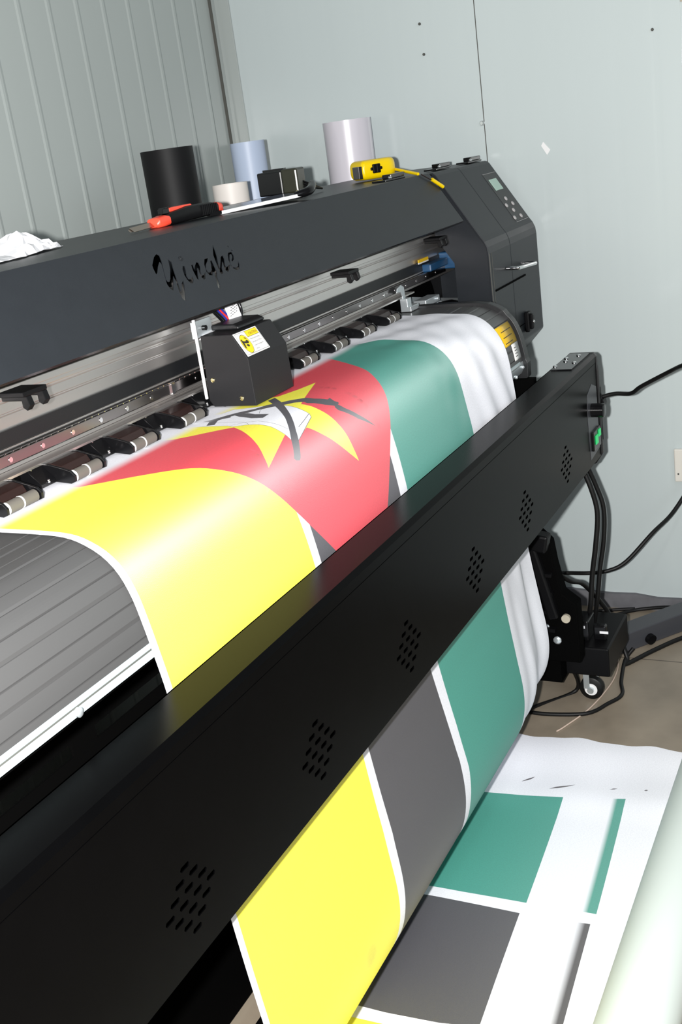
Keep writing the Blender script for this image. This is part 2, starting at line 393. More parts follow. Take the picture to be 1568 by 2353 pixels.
b.box(XL, 2.405, 1.266, 1.268, -.36, zc)
b.box(XL, XL+.003, .93, 1.268, -.60, zc)
b.build('top_cover', 'body', P)
# turned-in lip under the front cover
MB().prism([(yb, zb), (yb+.004, zb-.0035), (yb+.032, zb-.0045), (yb+.032, zb-.001), (yb+.003, zb+.002)], XL, 2.40).build('cover_lip', 'rail', P)
# latches on the crease
for (x, y, s_) in ((2.26, 1.01, 1), (2.55, 1.01, .9), (2.74, 1.00, .9)):
    b = MB(); b.box(x-.055*s_, x+.05*s_, y-.018, y+.016, zc, zc+.004); b.box(x-.012*s_, x+.06*s_, y-.012, y+.010, zc+.004, zc+.013)
    q = b.build('hinge', 'gloss_black', P, bevel=.0015)
    MB().ball((x-.02*s_, y-.012, zc+.006), .0042, 10).build('screw', 'chrome', q)
# --- gantry beam (all lines run along the machine)
b = MB()
b.prism([(1.0, -.172), (1.0, -.2455), (1.0025, -.2465), (1.0025, -.2485), (1.0, -.2495), (1.0, -.262), (1.0035, -.2625), (1.0035, -.2645), (1.0, -.265), (1.0, -.285),
         (1.0, -.3315), (1.08, -.3315), (1.08, -.172)], XL, 2.57)
b.prism([(.992, -.2290), (.992, -.2385), (1.0, -.2400), (1.0, -.2270)], XL, 2.50)
b.build('gantry_beam', 'alu', P, bevel=.0008, label='silver aluminium beam')
MB().box(XL, 2.50, .996, 1.0, -.3015, -.2815).build('belt_cover', 'body_dark', P)
MB().box(XL, 2.50, .994, 1.0, -.3045, -.3022).build('rail_shoulder', 'alu', P)
rl = MB().prism([(1.0, -.306), (.9860, -.306), (.9845, -.3073), (.9845, -.3208), (.9860, -.322), (1.0, -.322)], XL, 2.47).build('linear_rail', 'rail', P, bevel=.0005)
b = MB()
x = .968+(-.0601)*17
while x < 2.46:
    if x > XL+.02: b.tube([(x, .9850, -.3145), (x, .9838, -.3145)], .0034, 12)
    x += .0601
b.split('rail_bolt', 'chrome', rl)
b = MB()
for i in range(70):
    xx = .55+i*.0142
    b.ball((xx, .985, -.3055), .0011, 6)
b.split('rail_rivet', 'chrome', rl)
MB().box(1.318, 1.3265, .982, .987, -.3225, -.3055).build('rail_end_cap', 'chrome', rl)
MB().box(XL, 2.25, .975, 1.0, -.3345, -.3315).build('beam_foot', 'alu', P)
MB().box(XL, 2.21, .99, 1.08, -.372, -.3345).build('backing_plate', 'matte_black', P)
# wire clips hanging under the cover edge
for cx_ in (.975, 1.865, 2.33):
    b = MB()
    b.box(cx_-.022, cx_+.020, .925, .965, -.2325, -.2265)
    for dx in (-.018, .010):
        b.prism([(.965, -.2325), (.925, -.2325), (.922, -.244), (.928, -.250), (.934, -.246), (.934, -.238), (.965, -.238)], cx_+dx, cx_+dx+.009)
    b.build('wire_clip', 'black', P, bevel=.0008)
# --- pinch rollers
def pinch(x):
    b = MB(); hw = .030
    b.prism([(.992, -.3345), (.965, -.3345), (.950, -.3380), (.945, -.3470), (.952, -.3490), (.992, -.3475)], x-hw+.003, x+hw-.004)
    hs = b.build('pinch_housing', 'housing', P, bevel=.001)
    b = MB()
    for s_ in (-1, 1):
        xx = x+s_*hw
        b.prism([(.992, -.333), (.968, -.334), (.945, -.339), (.932, -.3425), (.9255, -.349), (.9265, -.3565), (.934, -.3592), (.960, -.357), (.992, -.350)], xx-.002, xx+.002)
    b.prism([(.990, -.332), (.978, -.3335), (.958, -.352), (.958, -.357), (.990, -.357)], x-hw-.029, x-hw-.002)
    b.split('pinch_arm', 'gloss_black', hs, bevel=.0006)
    r0 = .0078; cy_, cz_ = .9345, -.3512
    MB().tube([(x-.024, cy_, cz_), (x+.025, cy_, cz_)], r0, 20).build('pinch_roller', 'roller', hs)
    b = MB()
    for dx in (-.0255, -.0005): b.tube([(x+dx-.0012, cy_, cz_), (x+dx+.0012, cy_, cz_)], r0+.0002, 20)
    b.split('roller_ring', 'white', hs)
    b = MB(); b.ball((x-hw-.016, .957, -.351), .0028, 8); b.ball((x-hw-.022, .977, -.3355), .002, 8)
    b.split('screw', 'chrome', hs)
for k in range(-4, 10):
    pinch(.918+.1232*k if k >= 0 else .918+.1232*k)
# lever and bright bracket at the right end of the roller row
b = MB()
b.prism([(2.150, -.318), (2.156, -.309), (2.176, -.305), (2.190, -.311), (2.193, -.345), (2.180, -.349), (2.178, -.330), (2.172, -.320)], .972, .975, axis='y')
b.box(2.160, 2.182, .955, .972, -.352, -.333)
b.box(2.160, 2.205, .948, .972, -.361, -.350)
b.build('lift_lever', 'zinc', P, bevel=.001)
# --- platen / print drum, ribbed
PATH = [(1.06, -.360), (.90, -.360), (.85, -.3602), (.812, -.362), (.79, -.367), (.763, -.381), (.745, -.400), (.733, -.427), (.726, -.457), (.720, -.49),
        (.712, -.541), (.705, -.62), (.695, -.75), (.68, -.90), (.668, -1.0), (.660, -1.07), (.662, -1.12), (.675, -1.165)]
curve = [Vector((0, y, z)) for y, z in [(.985, -.3625), (.90, -.3625), (.85, -.3627), (.813, -.3645), (.791, -.3695), (.765, -.3835), (.7475, -.4020), (.7355, -.4285), (.7285, -.4580), (.7245, -.484)]]
sp_ = smooth_path(curve, 24)
cum = [0]
for a, c in zip(sp_, sp_[1:]): cum.append(cum[-1]+(c-a).length)
prof = []; gstart = .10; gp = .0205
for i, p in enumerate(sp_):
    t = (sp_[min(i+1, len(sp_)-1)]-sp_[max(i-1, 0)]).normalized(); nrm = Vector((0, t.z, -t.y))
    if nrm.y > 0: nrm = -nrm
    prof.append((p.y, p.z, cum[i], nrm))
def at(s):
    for a, c in zip(prof, prof[1:]):
        if c[2] >= s:
            t = (s-a[2])/(c[2]-a[2]+1e-9); return a[0]+(c[0]-a[0])*t, a[1]+(c[1]-a[1])*t, a[3]
    return prof[-1][0], prof[-1][1], prof[-1][3]
out = []; s = 0; tot = cum[-1]
while s < tot:
    y, z, n_ = at(s); d = 0
    if s > gstart:
        ph = (s-gstart) % gp
        if ph < .0012: d = .0016
    # inward push for grooves
    yy = y+d*.8; zz = z-d*.6
    out.append((yy, zz)); s += .0012 if (s > gstart and ((s-gstart) % gp < .0026 or (s-gstart) % gp > gp-.0014)) else .0035
out.append((prof[-1][0], prof[-1][1]))
out += [(.7255, -.487), (.985, -.487)]
MB().prism(out, XL, 2.20).build('platen_drum', 'platen', P, label='ribbed grey metal platen')
b = MB()
b.prism([(.7245, -.4835), (.7235, -.4895), (.7240, -.4905), (.7225, -.5005), (.726, -.502), (.74, -.502), (.74, -.4835)], XL, 2.185)
tr = b.build('platen_trim', 'trim', P, label='bright pale metal strip')
MB().box(XL, 2.18, .7222, .7240, -.4911, -.4903).build('trim_groove', 'darkline', tr)
for xx in (.718,):
    MB().tube([(xx, .7235, -.4955), (xx, .7185, -.4955), (xx, .7170, -.4955)], [.0052, .0052, .003], 14).build('trim_bolt', 'zinc', tr)
# right end plate of the drum, stickers
b = MB(); ep = [(.985, -.357)]+[(p[0]-.008 if p[0] < .8 else p[0], p[1]+.007 if p[0] > .76 else p[1]+.003) for p in prof[::8] if p[0] < .9]+[(.713, -.49), (.714, -.520), (.735, -.545), (.76, -.56), (.985, -.56)]
b.prism([(y, z) for y, z in ep], 2.200, 2.222).build('drum_end_plate', 'body_dark', P, bevel=.001)
def sticker(x0, x1, s0, s1, name, m, off=.0012):
    b = MB(); N = 10; vs_ = []
    for i in range(N+1):
        y, z, n_ = at(s0+(s1-s0)*i/N)
        for xx in (x0, x1): vs_.append((xx, y+n_.y*off, z+n_.z*off))
    b.add(vs_, [(2*i, 2*i+1, 2*i+3, 2*i+2) for i in range(N)], True)
    o = b.build(name, m, P)
    sd = o.modifiers.new('t', 'SOLIDIFY'); sd.thickness = .0004; return o
def s_at_z(z):
    for p in prof:
        if p[1] <= z: return p[2]
    return tot
s1_ = s_at_z(-.3985); s2_ = s_at_z(-.4400)
sticker(2.100, 2.196, s1_, s2_, 'yellow_sticker', 'sticker_yellow')
for i, ss in enumerate((.30, .58, .86)):
    sm_ = s1_+(s2_-s1_)*ss; sticker(2.128, 2.186-.006*i, sm_-.0008, sm_+.0008, 'sticker_line', 'ink', .0017)
sticker(2.155, 2.196, s2_+.0008, s_at_z(-.4755), 'serial_sticker', 'sticker_white')
for i in range(4):
    sm_ = s2_+.010+i*.006; sticker(2.165, 2.178, sm_-.0007, sm_+.0007, 'sticker_line', 'ink', .0017)
b = MB(); b.prism([(.7235, -.486), (.7215, -.500), (.728, -.512), (.75, -.515), (.75, -.486)], 2.10, 2.20); b.ball((2.19, .721, -.497), .004, 8); b.ball((2.15, .7235, -.509), .004, 8)
b.build('drum_end_bracket', 'zinc', P)
# --- lower stand
slots = []
for a, c in ((-.10, .926), (.975, 1.28), (1.33, 1.70), (1.75, 2.15)): slots.append([(a, -.6890), (c, -.6890), (c, -.7090), (a, -.7090)])
holed_panel([(XL, -.50), (2.24, -.50), (2.24, -1.329), (XL, -1.329)], slots, lambda x, z: (x, .955, z), (0, .004, 0)).build('stand_panel', 'matte_black', P)
MB().box(XL, 2.24, .74, .96, -.515, -.488).build('under_frame', 'matte_black', P)
for xx in (.0, 2.14):
    b = MB(); b.box(xx, xx+.08, .98, 1.12, FZ+.05, -.49); b.box(xx, xx+.08, .97, 1.27, FZ+.02, FZ+.07); b.build('stand_leg', 'body_dark', P, bevel=.003)
    for yy in (1.02, 1.22): MB().tube([(xx+.04, yy, FZ), (xx+.04, yy, FZ+.02)], .022, 16).build('foot', 'black', P)
MB().prism([(.985, -.523), (.700, -.523), (.700, -.560), (.75, -.62), (.985, -.66)], 2.19, 2.21).build('dryer_bracket', 'matte_black', P)
# --- right end cabinet: skin over an open bay, then the closed end box
sk = [(1.268, -.0935), (.976, -.0935), (.968, -.1005), (.874, -.2460), (.866, -.2570), (.8605, -.2700), (.8585, -.2850), (.8585, -.5300), (.925, -.600), (1.268, -.600)]
MB().prism(sk, 2.585, XC1).build('cabinet_shell', 'body', P, bevel=.004, seg=3)
ins = [(1.268, -.097), (.980, -.097), (.972, -.1035), (.878, -.2485), (.870, -.2590), (.8645, -.2715), (.8625, -.2860), (.8625, -.5300)]
sk2 = sk[:8]
MB().prism(sk2+ins[::-1], 2.43, 2.586).build('cabinet_front_skin', 'body', P, bevel=.001)
MB().prism([(.974, -.099), (.8625, -.272), (.8625, -.53), (.93, -.53), (.945, -.40), (.945, -.30), (.985, -.24), (1.0, -.099)], 2.432, 2.438).build('cabinet_cheek', 'body', P)
# slight step frame around the lower door
b = MB(); b.box(2.4305, 2.4315, .8570, .8590, -.53, -.285); b.box(2.4475, 2.4488, .8578, .8590, -.53, -.285)
b.split('cabinet_edge_groove', 'darkline', P)
# bay interior
b = MB(); b.box(2.215, 2.585, 1.045, 1.06, -.53, -.10); b.box(2.215, 2.585, .93, 1.05, -.545, -.53); b.build('bay_liner', 'body_dark', P)
b = MB(); b.tube([(2.44, 1.046, -.395), (2.44, 1.036, -.395)], .075, 40); b.build('bay_opening', 'matte_black', P)
cp = MB(); cp.box(2.224, 2.43, .88, .99, -.430, -.420); cp.build('capping_base', 'black', P, bevel=.002)
b = MB()
b.prism([(2.272, -.372), (2.276, -.354), (2.285, -.349), (2.40, -.371), (2.56, -.400), (2.585, -.405), (2.585, -.438), (2.45, -.412), (2.40, -.398), (2.33, -.385)], .997, 1.0, axis='y')
b.ball((2.44, .994, -.392), .007, 10); b.build('capping_bracket', 'zinc', P)
b = MB(); b.prism([(2.385, -.392), (2.43, -.387), (2.50, -.394), (2.57, -.412), (2.57, -.455), (2.40, -.43)], .985, .995, axis='y'); b.build('wiper_holder', 'black', P, bevel=.002)
b = MB(); b.box(2.262, 2.345, .955, .985, -.370, -.355); b.ball((2.325, .953, -.362), .004, 8); b.build('capping_plate', 'zinc', P, bevel=.002)
b = MB(); b.box(2.47, 2.56, .955, .999, -.316, -.277); b.box(2.36, 2.47, .975, .999, -.306, -.289); b.build('motor_clamp', 'blue', P, bevel=.003)
b = MB(); b.ball((2.50, .953, -.281), .011, 12, (1, .6, .5)); b.ball((2.505, .953, -.311), .006, 10); b.box(2.475, 2.483, .965, .972, -.262, -.232); b.ball((2.53, .96, -.259), .005, 8)
b.split('clamp_screw', 'chrome', P)
b = MB(); b.box(2.335, 2.395, .9935, .995, -.2815, -.2745); b.build('beam_sticker_yellow', 'sticker_yellow', P)
b = MB(); b.box(2.335, 2.395, .9935, .995, -.2845, -.2815); b.build('beam_sticker_white', 'sticker_white', P)
# control panel on the slope
def cab(x, y, z, off=.0): return (x, y-.84*off, z+.54*off)
def cabpt(x, v):   # v = fraction down the slope
    y0, z0, y1, z1 = .968, -.1005, .874, -.2460
    L = math.hypot(y1-y0, z1-z0); return (x, y0+(y1-y0)*v/L, z0+(z1-z0)*v/L)
nv = Vector((0, -.84, .543))
def quad_on_cab(x0, x1, v0, v1, th, name, m, bevel=0, x0b=None, x1b=None, par=P):
    A = [Vector(cabpt(x0, v0)), Vector(cabpt(x1, v0)), Vector(cabpt(x1b if x1b else x1, v1)), Vector(cabpt(x0b if x0b else x0, v1))]
    vs_ = [p-nv*.001 for p in A]+[p+nv*th for p in A]
    return MB().add(vs_, [(3, 2, 1, 0), (4, 5, 6, 7), (0, 1, 5, 4), (1, 2, 6, 5), (2, 3, 7, 6), (3, 0, 4, 7)]).build(name, m, par, bevel=bevel)
def vz(z): return (z+.1005)/(-.1455)*.1733
op = quad_on_cab(2.700, 2.797, vz(-.1231), vz(-.243), .0006, 'control_panel', 'body_dark')
b = MB()
for v in (vz(-.1231), vz(-.2445)):
    A = [Vector(cabpt(2.70, v)), Vector(cabpt(2.795, v)), Vector(cabpt(2.795, v+.0010)), Vector(cabpt(2.70, v+.0010))]
    b.add([p+nv*.0009 for p in A], [(0, 1, 2, 3)])
b.split('panel_edge_line', 'button', op)
quad_on_cab(2.716, 2.771, vz(-.1382), vz(-.1657), .0016, 'display', 'lcd', par=op)
for (x, z) in ((2.7383, -.1885), (2.7611, -.2036), (2.7108, -.2033), (2.7342, -.218), (2.7572, -.235), (2.7065, -.2346)):
    c = Vector(cabpt(x, vz(z))); MB().tube([c-nv*.001, c+nv*.002, c+nv*.0035], [.0058, .0058, .0042], 16).build('button', 'button', op)
# handle, door groove, latch
b = MB(); b.tube(smooth_path([(2.545, .858, -.336), (2.548, .838, -.337), (2.56, .828, -.338), (2.64, .828, -.343), (2.68, .828, -.346), (2.692, .838, -.346), (2.694, .858, -.346)], 5), .0045, 12)
b.build('door_handle', 'chrome', P)
gr = MB(); gr.prism([(2.455, -.3715), (2.685, -.3715), (2.685, -.3755), (2.455, -.3755)], .8565, .859, axis='y'); gr.build('door_groove', 'matte_black', P)
MB().box(2.54, 2.66, .8572, .859, -.4900, -.4885).build('lower_door_seam', 'matte_black', P)
b = MB(); b.box(2.648, 2.676, .846, .858, -.512, -.462); b.box(2.655, 2.670, .838, .848, -.506, -.468); lt = b.build('door_latch', 'black', P, bevel=.003)
MB().ball((2.659, .838, -.487), .0042, 10).build('screw', 'chrome', lt)
# --- carriage
cr = MB()
side = [(.955, -.2476), (.8985, -.2478), (.8760, -.2860), (.8745, -.3575), (.9512, -.3581), (.9580, -.3479)]
cr.prism(side, 1.375, 1.494)
CA = cr.build('print_carriage', 'head', P, bevel=.0012, label='grey printhead carriage cover')
b = MB(); b.prism([(.958, -.2472), (.908, -.2472), (.908, -.2430), (.918, -.2385), (.958, -.2385)], 1.412, 1.492)
b.build('ink_damper_box', 'body_dark', CA, bevel=.003)
for (y, z) in ((.9453, -.3160), (.8981, -.3454)):
    b = MB(); b.tube([(1.376, y, z), (1.3735, y, z), (1.3725, y, z)], [.0034, .0034, .002], 14); b.box(1.3715, 1.3735, y-.0004, y+.0004, z-.0025, z+.0025)
    b.build('cover_screw', 'brass', CA)
b = MB(); b.box(1.3710, 1.3750, .9590, .9630, -.345, -.222); b.build('carriage_plate', 'white', CA, bevel=.001)
b = MB(); b.box(1.376, 1.428, .966, .970, -.2520, -.2265); b.build('sensor_bracket', 'zinc', CA, bevel=.0006)
MB().tube([(1.402, .966, -.2395), (1.402, .960, -.2395)], .0040, 12).build('bracket_screw', 'gloss_black', CA)
b = MB(); b.prism([(1.385, -.2555), (1.43, -.2535), (1.43, -.2470), (1.40, -.2500)], .956, .966, axis='y'); b.build('cable_guide', 'paper', CA)
# ribbons and ink tubes going up behind the cover
b = MB(); b.obox((1.4755, .953, -.232), (.0165, 0, .004), (0, .0004, 0), (.008, .012, .024)); rib = b.build('ribbon_cable', 'paper', CA)
b = MB()
for i in range(9):
    for j in range(4):
        b.obox((1.4745+.006*(j-1.5)+.0035*(i-4)*.35, .9522, -.232+(i-4)*.0042+(j-1.5)*.0015), (.0012, 0, .0003), (0, .0003, 0), (.0001, 0, .0004))
b.build('ribbon_print', 'ink', rib)
for (x, m_) in ((1.4375, 'gloss_black'), (1.4425, 'gloss_black'), (1.448, 'blue'), (1.4535, 'red'), (1.459, 'blue')):
    mm = m_ if m_ != 'blue' else 'ink_blue'
    if mm == 'ink_blue' and 'ink_blue' not in MT: MT['ink_blue'] = mat('ink_tube_blue', (.015, .02, .22), .3)
    MB().tube(smooth_path([(x+.016, .955, -.252), (x+.006, .957, -.236), (x-.008, .962, -.218), (x-.02, .97, -.19)], 5), .0026, 10).build('ink_tube', mm, CA)
MB().tube(smooth_path([(1.488, .955, -.250), (1.496, .952, -.236), (1.498, .955, -.220), (1.49, .965, -.19)], 6), .0028, 10).build('ink_tube', 'gloss_black', CA)
# caution label on the bevelled face
LO = Vector((1.3766, .8979, -.2485)); LX = Vector((1, 0, 0)); LD = Vector((0, .8765-.8979, -.2826+.2485))
Ld = LD.normalized(); Ln = LX.cross(Ld).normalized()
if Ln.y > 0: Ln = -Ln
LWd, LHt = .066, LD.length
def lab(u, v, off=.0010): return LO+LX*u+Ld*(LHt-v)+Ln*off if False else LO+LX*u+Ld*v+Ln*off
def lquad(u0, u1, v0, v1, off, b): b.add([lab(u0, v0, off), lab(u1, v0, off), lab(u1, v1, off), lab(u0, v1, off)], [(0, 1, 2, 3)])
b = MB(); b.obox(lab(LWd/2, LHt/2, .0004), LX*LWd/2, Ld*LHt/2, Ln*.0004); LB = b.build('caution_label', 'sticker_white', CA, label='white and yellow caution sticker')
b = MB(); lquad(.030, LWd-.0025, .0020, .0120, .0009, b); b.build('label_heading', 'yellow', LB)
b = MB(); cx_, cy_ = .0165, LHt*.53
pts = [lab(cx_+.0115*math.cos(a*math.pi/18), cy_+.0155*math.sin(a*math.pi/18), .0010) for a in range(36)]
b.add(pts, [tuple(range(36))]); b.build('label_disc', 'yellow', LB)
b = MB()
for u0, u1, v0, v1 in ((.002, LWd-.002, .0016, .0021), (.002, LWd-.002, LHt-.0024, LHt-.0019), (.0018, .0022, .0016, LHt-.002), (LWd-.0023, LWd-.0018, .0016, LHt-.002),
                       (.030, LWd-.0025, .0118, .0124), (.0295, .0301, .002, .0124), (.0310, .0313, .0124, LHt-.002)):
    lquad(u0, u1, v0, v1, .0012, b)
for a in range(36):
    p = [lab(cx_+r_*.0115*math.cos((a+i)*math.pi/18), cy_+r_*.0155*math.sin((a+i)*math.pi/18), .0012) for r_, i in ((1, 0), (1.05, 0), (1.05, 1), (1, 1))]
    b.add(p, [(0, 1, 2, 3)])
for pl in ([(.008, .012), (.011, .012), (.012, .021), (.009, .029), (.007, .026)], [(.011, .015), (.017, .017), (.021, .015), (.025, .018), (.0225, .0215), (.016, .0205), (.012, .019)],
           [(.013, .023), (.018, .022), (.022, .025), (.017, .027)], [(.0195, .010), (.024, .0125), (.0235, .014), (.019, .012)]):
    b.add([lab(u, v, .0013) for u, v in pl], [tuple(range(len(pl)))])
tx = text_mesh('CAUTION', .0062, lambda x, y: lab(.037+x*.85, .0095-y, .0013), None, None, None); b.add(tx.v, tx.f)
for i, ln in enumerate(('When the icons is exciting,', 'please carry out 35 35m to', 'connect the carriage to fill', 'with ink')):
    tx = text_mesh(ln, .0034, lambda x, y, i=i: lab(.0325+x*.72, .0175+i*.0058-y, .0013), None, None, None); b.add(tx.v, tx.f)
b.build('label_print', 'ink', LB)

# ================================================================== PRINTED FABRIC
full = PATH+[(.70, -1.205), (.74, -1.25), (.79, -1.29), (.835, -1.312), (.85, -1.325), (.835, -1.3375), (.80, -1.3385), (.60, -1.3385), (.33, -1.3385)]
scum = [0]
for a, c in zip(full, full[1:]): scum.append(scum[-1]+math.hypot(c[0]-a[0], c[1]-a[1]))
iF = len(full)-3
def sF(y): return scum[iF]+(.80-y)
# smoothed dense curve parametrised by the polyline's own length
dense_c = []
for i in range(len(full)-1):
    a = Vector(full[max(i-1, 0)]); b_ = Vector(full[i]); c = Vector(full[i+1]); d = Vector(full[min(i+2, len(full)-1)])
    L = (c-b_).length
    m1 = (c-a)*(L/((c-b_).length+(b_-a).length+1e-9)) if i > 0 else (c-b_)
    m2 = (d-b_)*(L/((d-c).length+(c-b_).length+1e-9)) if i < len(full)-2 else (c-b_)
    for k in range(16):
        t = k/16; h = (2*t**3-3*t*t+1, t**3-2*t*t+t, -2*t**3+3*t*t, t**3-t*t)
        q = b_*h[0]+m1*h[1]+c*h[2]+m2*h[3]; dense_c.append((scum[i]+L*t, q.x, q.y))
dense_c.append((scum[-1], *full[-1]))
import bisect
DK = [d[0] for d in dense_c]
def pt_s(s):
    i = min(max(bisect.bisect(DK, s)-1, 0), len(dense_c)-2); a = dense_c[i]; c = dense_c[i+1]; t = (s-a[0])/(c[0]-a[0]+1e-12)
    return a[1]+(c[1]-a[1])*t, a[2]+(c[2]-a[2])*t
def sstep(a, c, x): t = min(max((x-a)/(c-a), 0), 1); return t*t*(3-2*t)
S_end = sF(.393)
XA, XB = .844, 2.098
def sheet(X, s):
    y, z = pt_s(s)
    r = sstep(1.83, 2.098, X)
    hang = sstep(.55, .75, s)*(1-sstep(1.15, 1.3, s))
    y += .028*r*hang
    # folds in the unprinted right margin
    fo = sstep(1.86, 1.95, X)
    y += hang*fo*.0048*math.sin((X-1.9)*40+(s-.7)*4.5+1.2)+hang*fo*.0012*math.sin(X*85-s*9)
    # wrinkles where the margin enters over the drum
    en = sstep(.02, .10, s)*(1-sstep(.36, .5, s))*sstep(1.72, 1.86, X)
    z += en*(.0018+.0012*math.sin((X*.5-s*1.2)*55+.5)+.0006*math.sin((X+s*.5)*85))
    bulge = sstep(.25, .40, s)*(1-sstep(.5, .65, s))*sstep(1.85, 2.0, X)
    y -= bulge*(.004+.003*math.sin(X*70-s*20))
    # paper rises behind the pinch rollers
    # lying part: rumpled near the far margin, otherwise almost flat
    if s > scum[iF]-.05:
        q = sstep(scum[iF]-.05, scum[iF]+.05, s)
        z += q*(.0025*math.sin(X*9+s*5)+.0022*math.sin(X*4-s*9+2)+.0008)
        mr = sstep(1.80, 1.92, X)
        z += q*mr*(.003+.0022*math.sin(X*30-(s-2.)*6)+.0014*math.sin((s-2.)*34+X*8))
        X += q*sstep(2.05, 2.098, X)*(.0032*math.sin(s*37)+.0018*math.sin(s*81))
        z = max(z, FZ+.0008)
    else:
        z = max(z, FZ+.004)
    return (X, y, z)
FC = [('white', fabric_mat('polyester_white', (.80, .81, .86), False)), ('yellow', fabric_mat('polyester_yellow_print', (.86, .80, .055), stain=(1.105, 1.035, 0))),
      ('red', fabric_mat('polyester_red_print', (.66, .052, .075))), ('green', fabric_mat('polyester_green_print', (.045, .285, .225))),
      ('dark', fabric_mat('polyester_black_print', (.060, .060, .070))),
      ('gg', fabric_mat('polyester_green_gradient', (.045, .285, .225), False, grad=(sF(.4840*1.0064)+.0676*1.549*1.0064, sF(.4735*1.0064)+.0676*1.549*1.0064))),
      ('dg', fabric_mat('polyester_black_gradient', (.052, .05, .056), False, grad=(sF(.4850*1.0064)+.0676*1.519*1.0064, sF(.4700*1.0064)+.0676*1.519*1.0064))),
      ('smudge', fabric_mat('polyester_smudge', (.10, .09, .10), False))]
k6 = 1.0064
def fl(X, y): return (X*k6, sF(y*k6))
ye = [(1.190, .13), (1.1966, .39), (1.1998, .43), (1.205, .60), (1.211, .77), (1.2125, .90), (1.2077, 1.09), (1.2065, 1.25), (1.200, 1.35), fl(1.200, .70), fl(1.197, .563)]
bl = [(1.214, .13), (1.2175, .40), (1.2185, .46), (1.224, .60), (1.2300, .77), (1.2360, .92), (1.2290, 1.05), (1.2285, 1.25), (1.228, 1.35), fl(1.222, .72), fl(1.229, .632), fl(1.240, .567)]
br_ = [(1.5, .13), (1.5005, .42), (1.492, .60), (1.477, .77), (1.491, .86), (1.5035, .96), (1.500, 1.05), (1.500, 1.25), (1.505, 1.35), fl(1.503, .77), fl(1.505, .70), fl(1.5085, .585)]
gl = [(1.528, .13), (1.5285, .42), (1.521, .60), (1.5080, .77), (1.524, .90), (1.5320, .99), (1.5240, 1.06), (1.527, 1.25), (1.529, 1.35), fl(1.5285, .765), fl(1.531, .70), fl(1.5385, .582)]
gr_ = [(1.812, .13), (1.825, .15), (1.838, .17), (1.8435, .19), (1.8445, .30), (1.8435, .60), (1.8435, 1.1), (1.846, 1.35), fl(1.846, .80), fl(1.849, .75), fl(1.864, .603)]
R = []
R.append((1, [(.8550, .13), (.8550, .40), (.8550, 1.2), fl(.855, .54)]+ye[::-1]))
R.append((4, bl+br_[::-1]))
R.append((3, gl+gr_[::-1]))
R.append((2, [(1.0, .13), (1.0, .1455), (1.356, .588), (1.700, .152), (1.712, .13)]))
# emblem: five-pointed star, open book, rifle and hoe
R.append((1, [(1.20, .130), (1.205, .147), (1.2228, .1667), (1.2436, .187), (1.2664, .2109), (1.2502, .234), (1.2306, .2585), (1.2136, .2815), (1.1961, .3018), (1.1844, .3183), (1.2758, .289),
              (1.2868, .3067), (1.3278, .2966), (1.3407, .3173), (1.3591, .3397), (1.3802, .3632), (1.4002, .3825), (1.3971, .3622), (1.3962, .3407), (1.3945, .3193), (1.3959, .2968),
              (1.3977, .27), (1.3975, .2496), (1.4343, .237), (1.5265, .2079), (1.4818, .1998), (1.4391, .187), (1.425, .165), (1.42, .130)]))
R.append((0, [(1.2688, .130), (1.2688, .1419), (1.2737, .1952), (1.2694, .2057), (1.2804, .2259), (1.284, .2403), (1.2831, .2605), (1.2775, .288), (1.2736, .3003), (1.2850, .3080),
              (1.3629, .2854), (1.3701, .2785), (1.3753, .2603), (1.3823, .2419), (1.3862, .226), (1.3865, .205), (1.3779, .1855), (1.3725, .1769), (1.3642, .1509), (1.3382, .1431), (1.335, .130)]))
def stroke(pts, wd):
    out1 = []; out2 = []
    for i, p in enumerate(pts):
        a = pts[max(i-1, 0)]; c = pts[min(i+1, len(pts)-1)]; dx, dy = c[0]-a[0], c[1]-a[1]; L = math.hypot(dx, dy)
        out1.append((p[0]-dy/L*wd/2, p[1]+dx/L*wd/2)); out2.append((p[0]+dy/L*wd/2, p[1]-dx/L*wd/2))
    return out1+out2[::-1]
for pts, wd in (([(1.2688, .1419), (1.2737, .1952), (1.2694, .2057), (1.2804, .2259), (1.284, .2403), (1.2831, .2605), (1.2775, .288), (1.2736, .3003), (1.2850, .3080), (1.3629, .2854), (1.3701, .2785), (1.3753, .2603), (1.3823, .2419), (1.3862, .226)], .0009),
                ([(1.2902, .1664), (1.2926, .1857), (1.2936, .2033), (1.2925, .2131), (1.3001, .231), (1.2975, .2546), (1.2962, .2829)], .0008),
                ([(1.3382, .1431), (1.3642, .1509), (1.3725, .1769), (1.3779, .1855)], .0008), ([(1.3164, .2893), (1.345, .2835), (1.3691, .2779)], .0009),
                ([(1.272, .1985), (1.2850, .2080), (1.2925, .2131)], .0006), ([(1.2925, .2131), (1.288, .2200), (1.2815, .2265)], .0006), ([(1.340, .2100), (1.356, .2020), (1.372, .1990)], .0006)):
    R.append((4, stroke(pts, wd)))
R.append((4, [(1.3334, .1674), (1.3219, .1862), (1.3142, .2115), (1.3172, .2295), (1.3379, .2278), (1.336, .2050), (1.3419, .1892)]))
R.append((4, [(1.4000, .2091), (1.387, .1956), (1.3663, .1876), (1.3464, .1689), (1.3229, .1539), (1.3085, .1475), (1.298, .1395), (1.2938, .1395), (1.296, .1487), (1.2942, .1505), (1.2746, .1585), (1.2789, .1696), (1.3027, .1608), (1.3109, .1638), (1.3186, .173), (1.3242, .1696), (1.3296, .1733), (1.3438, .1881), (1.3555, .194), (1.377, .2119), (1.388, .225)]))
R.append((0, [(1.3185, .1510), (1.3460, .1640), (1.3640, .1800), (1.3625, .1812), (1.3440, .1658), (1.3180, .1530)]))
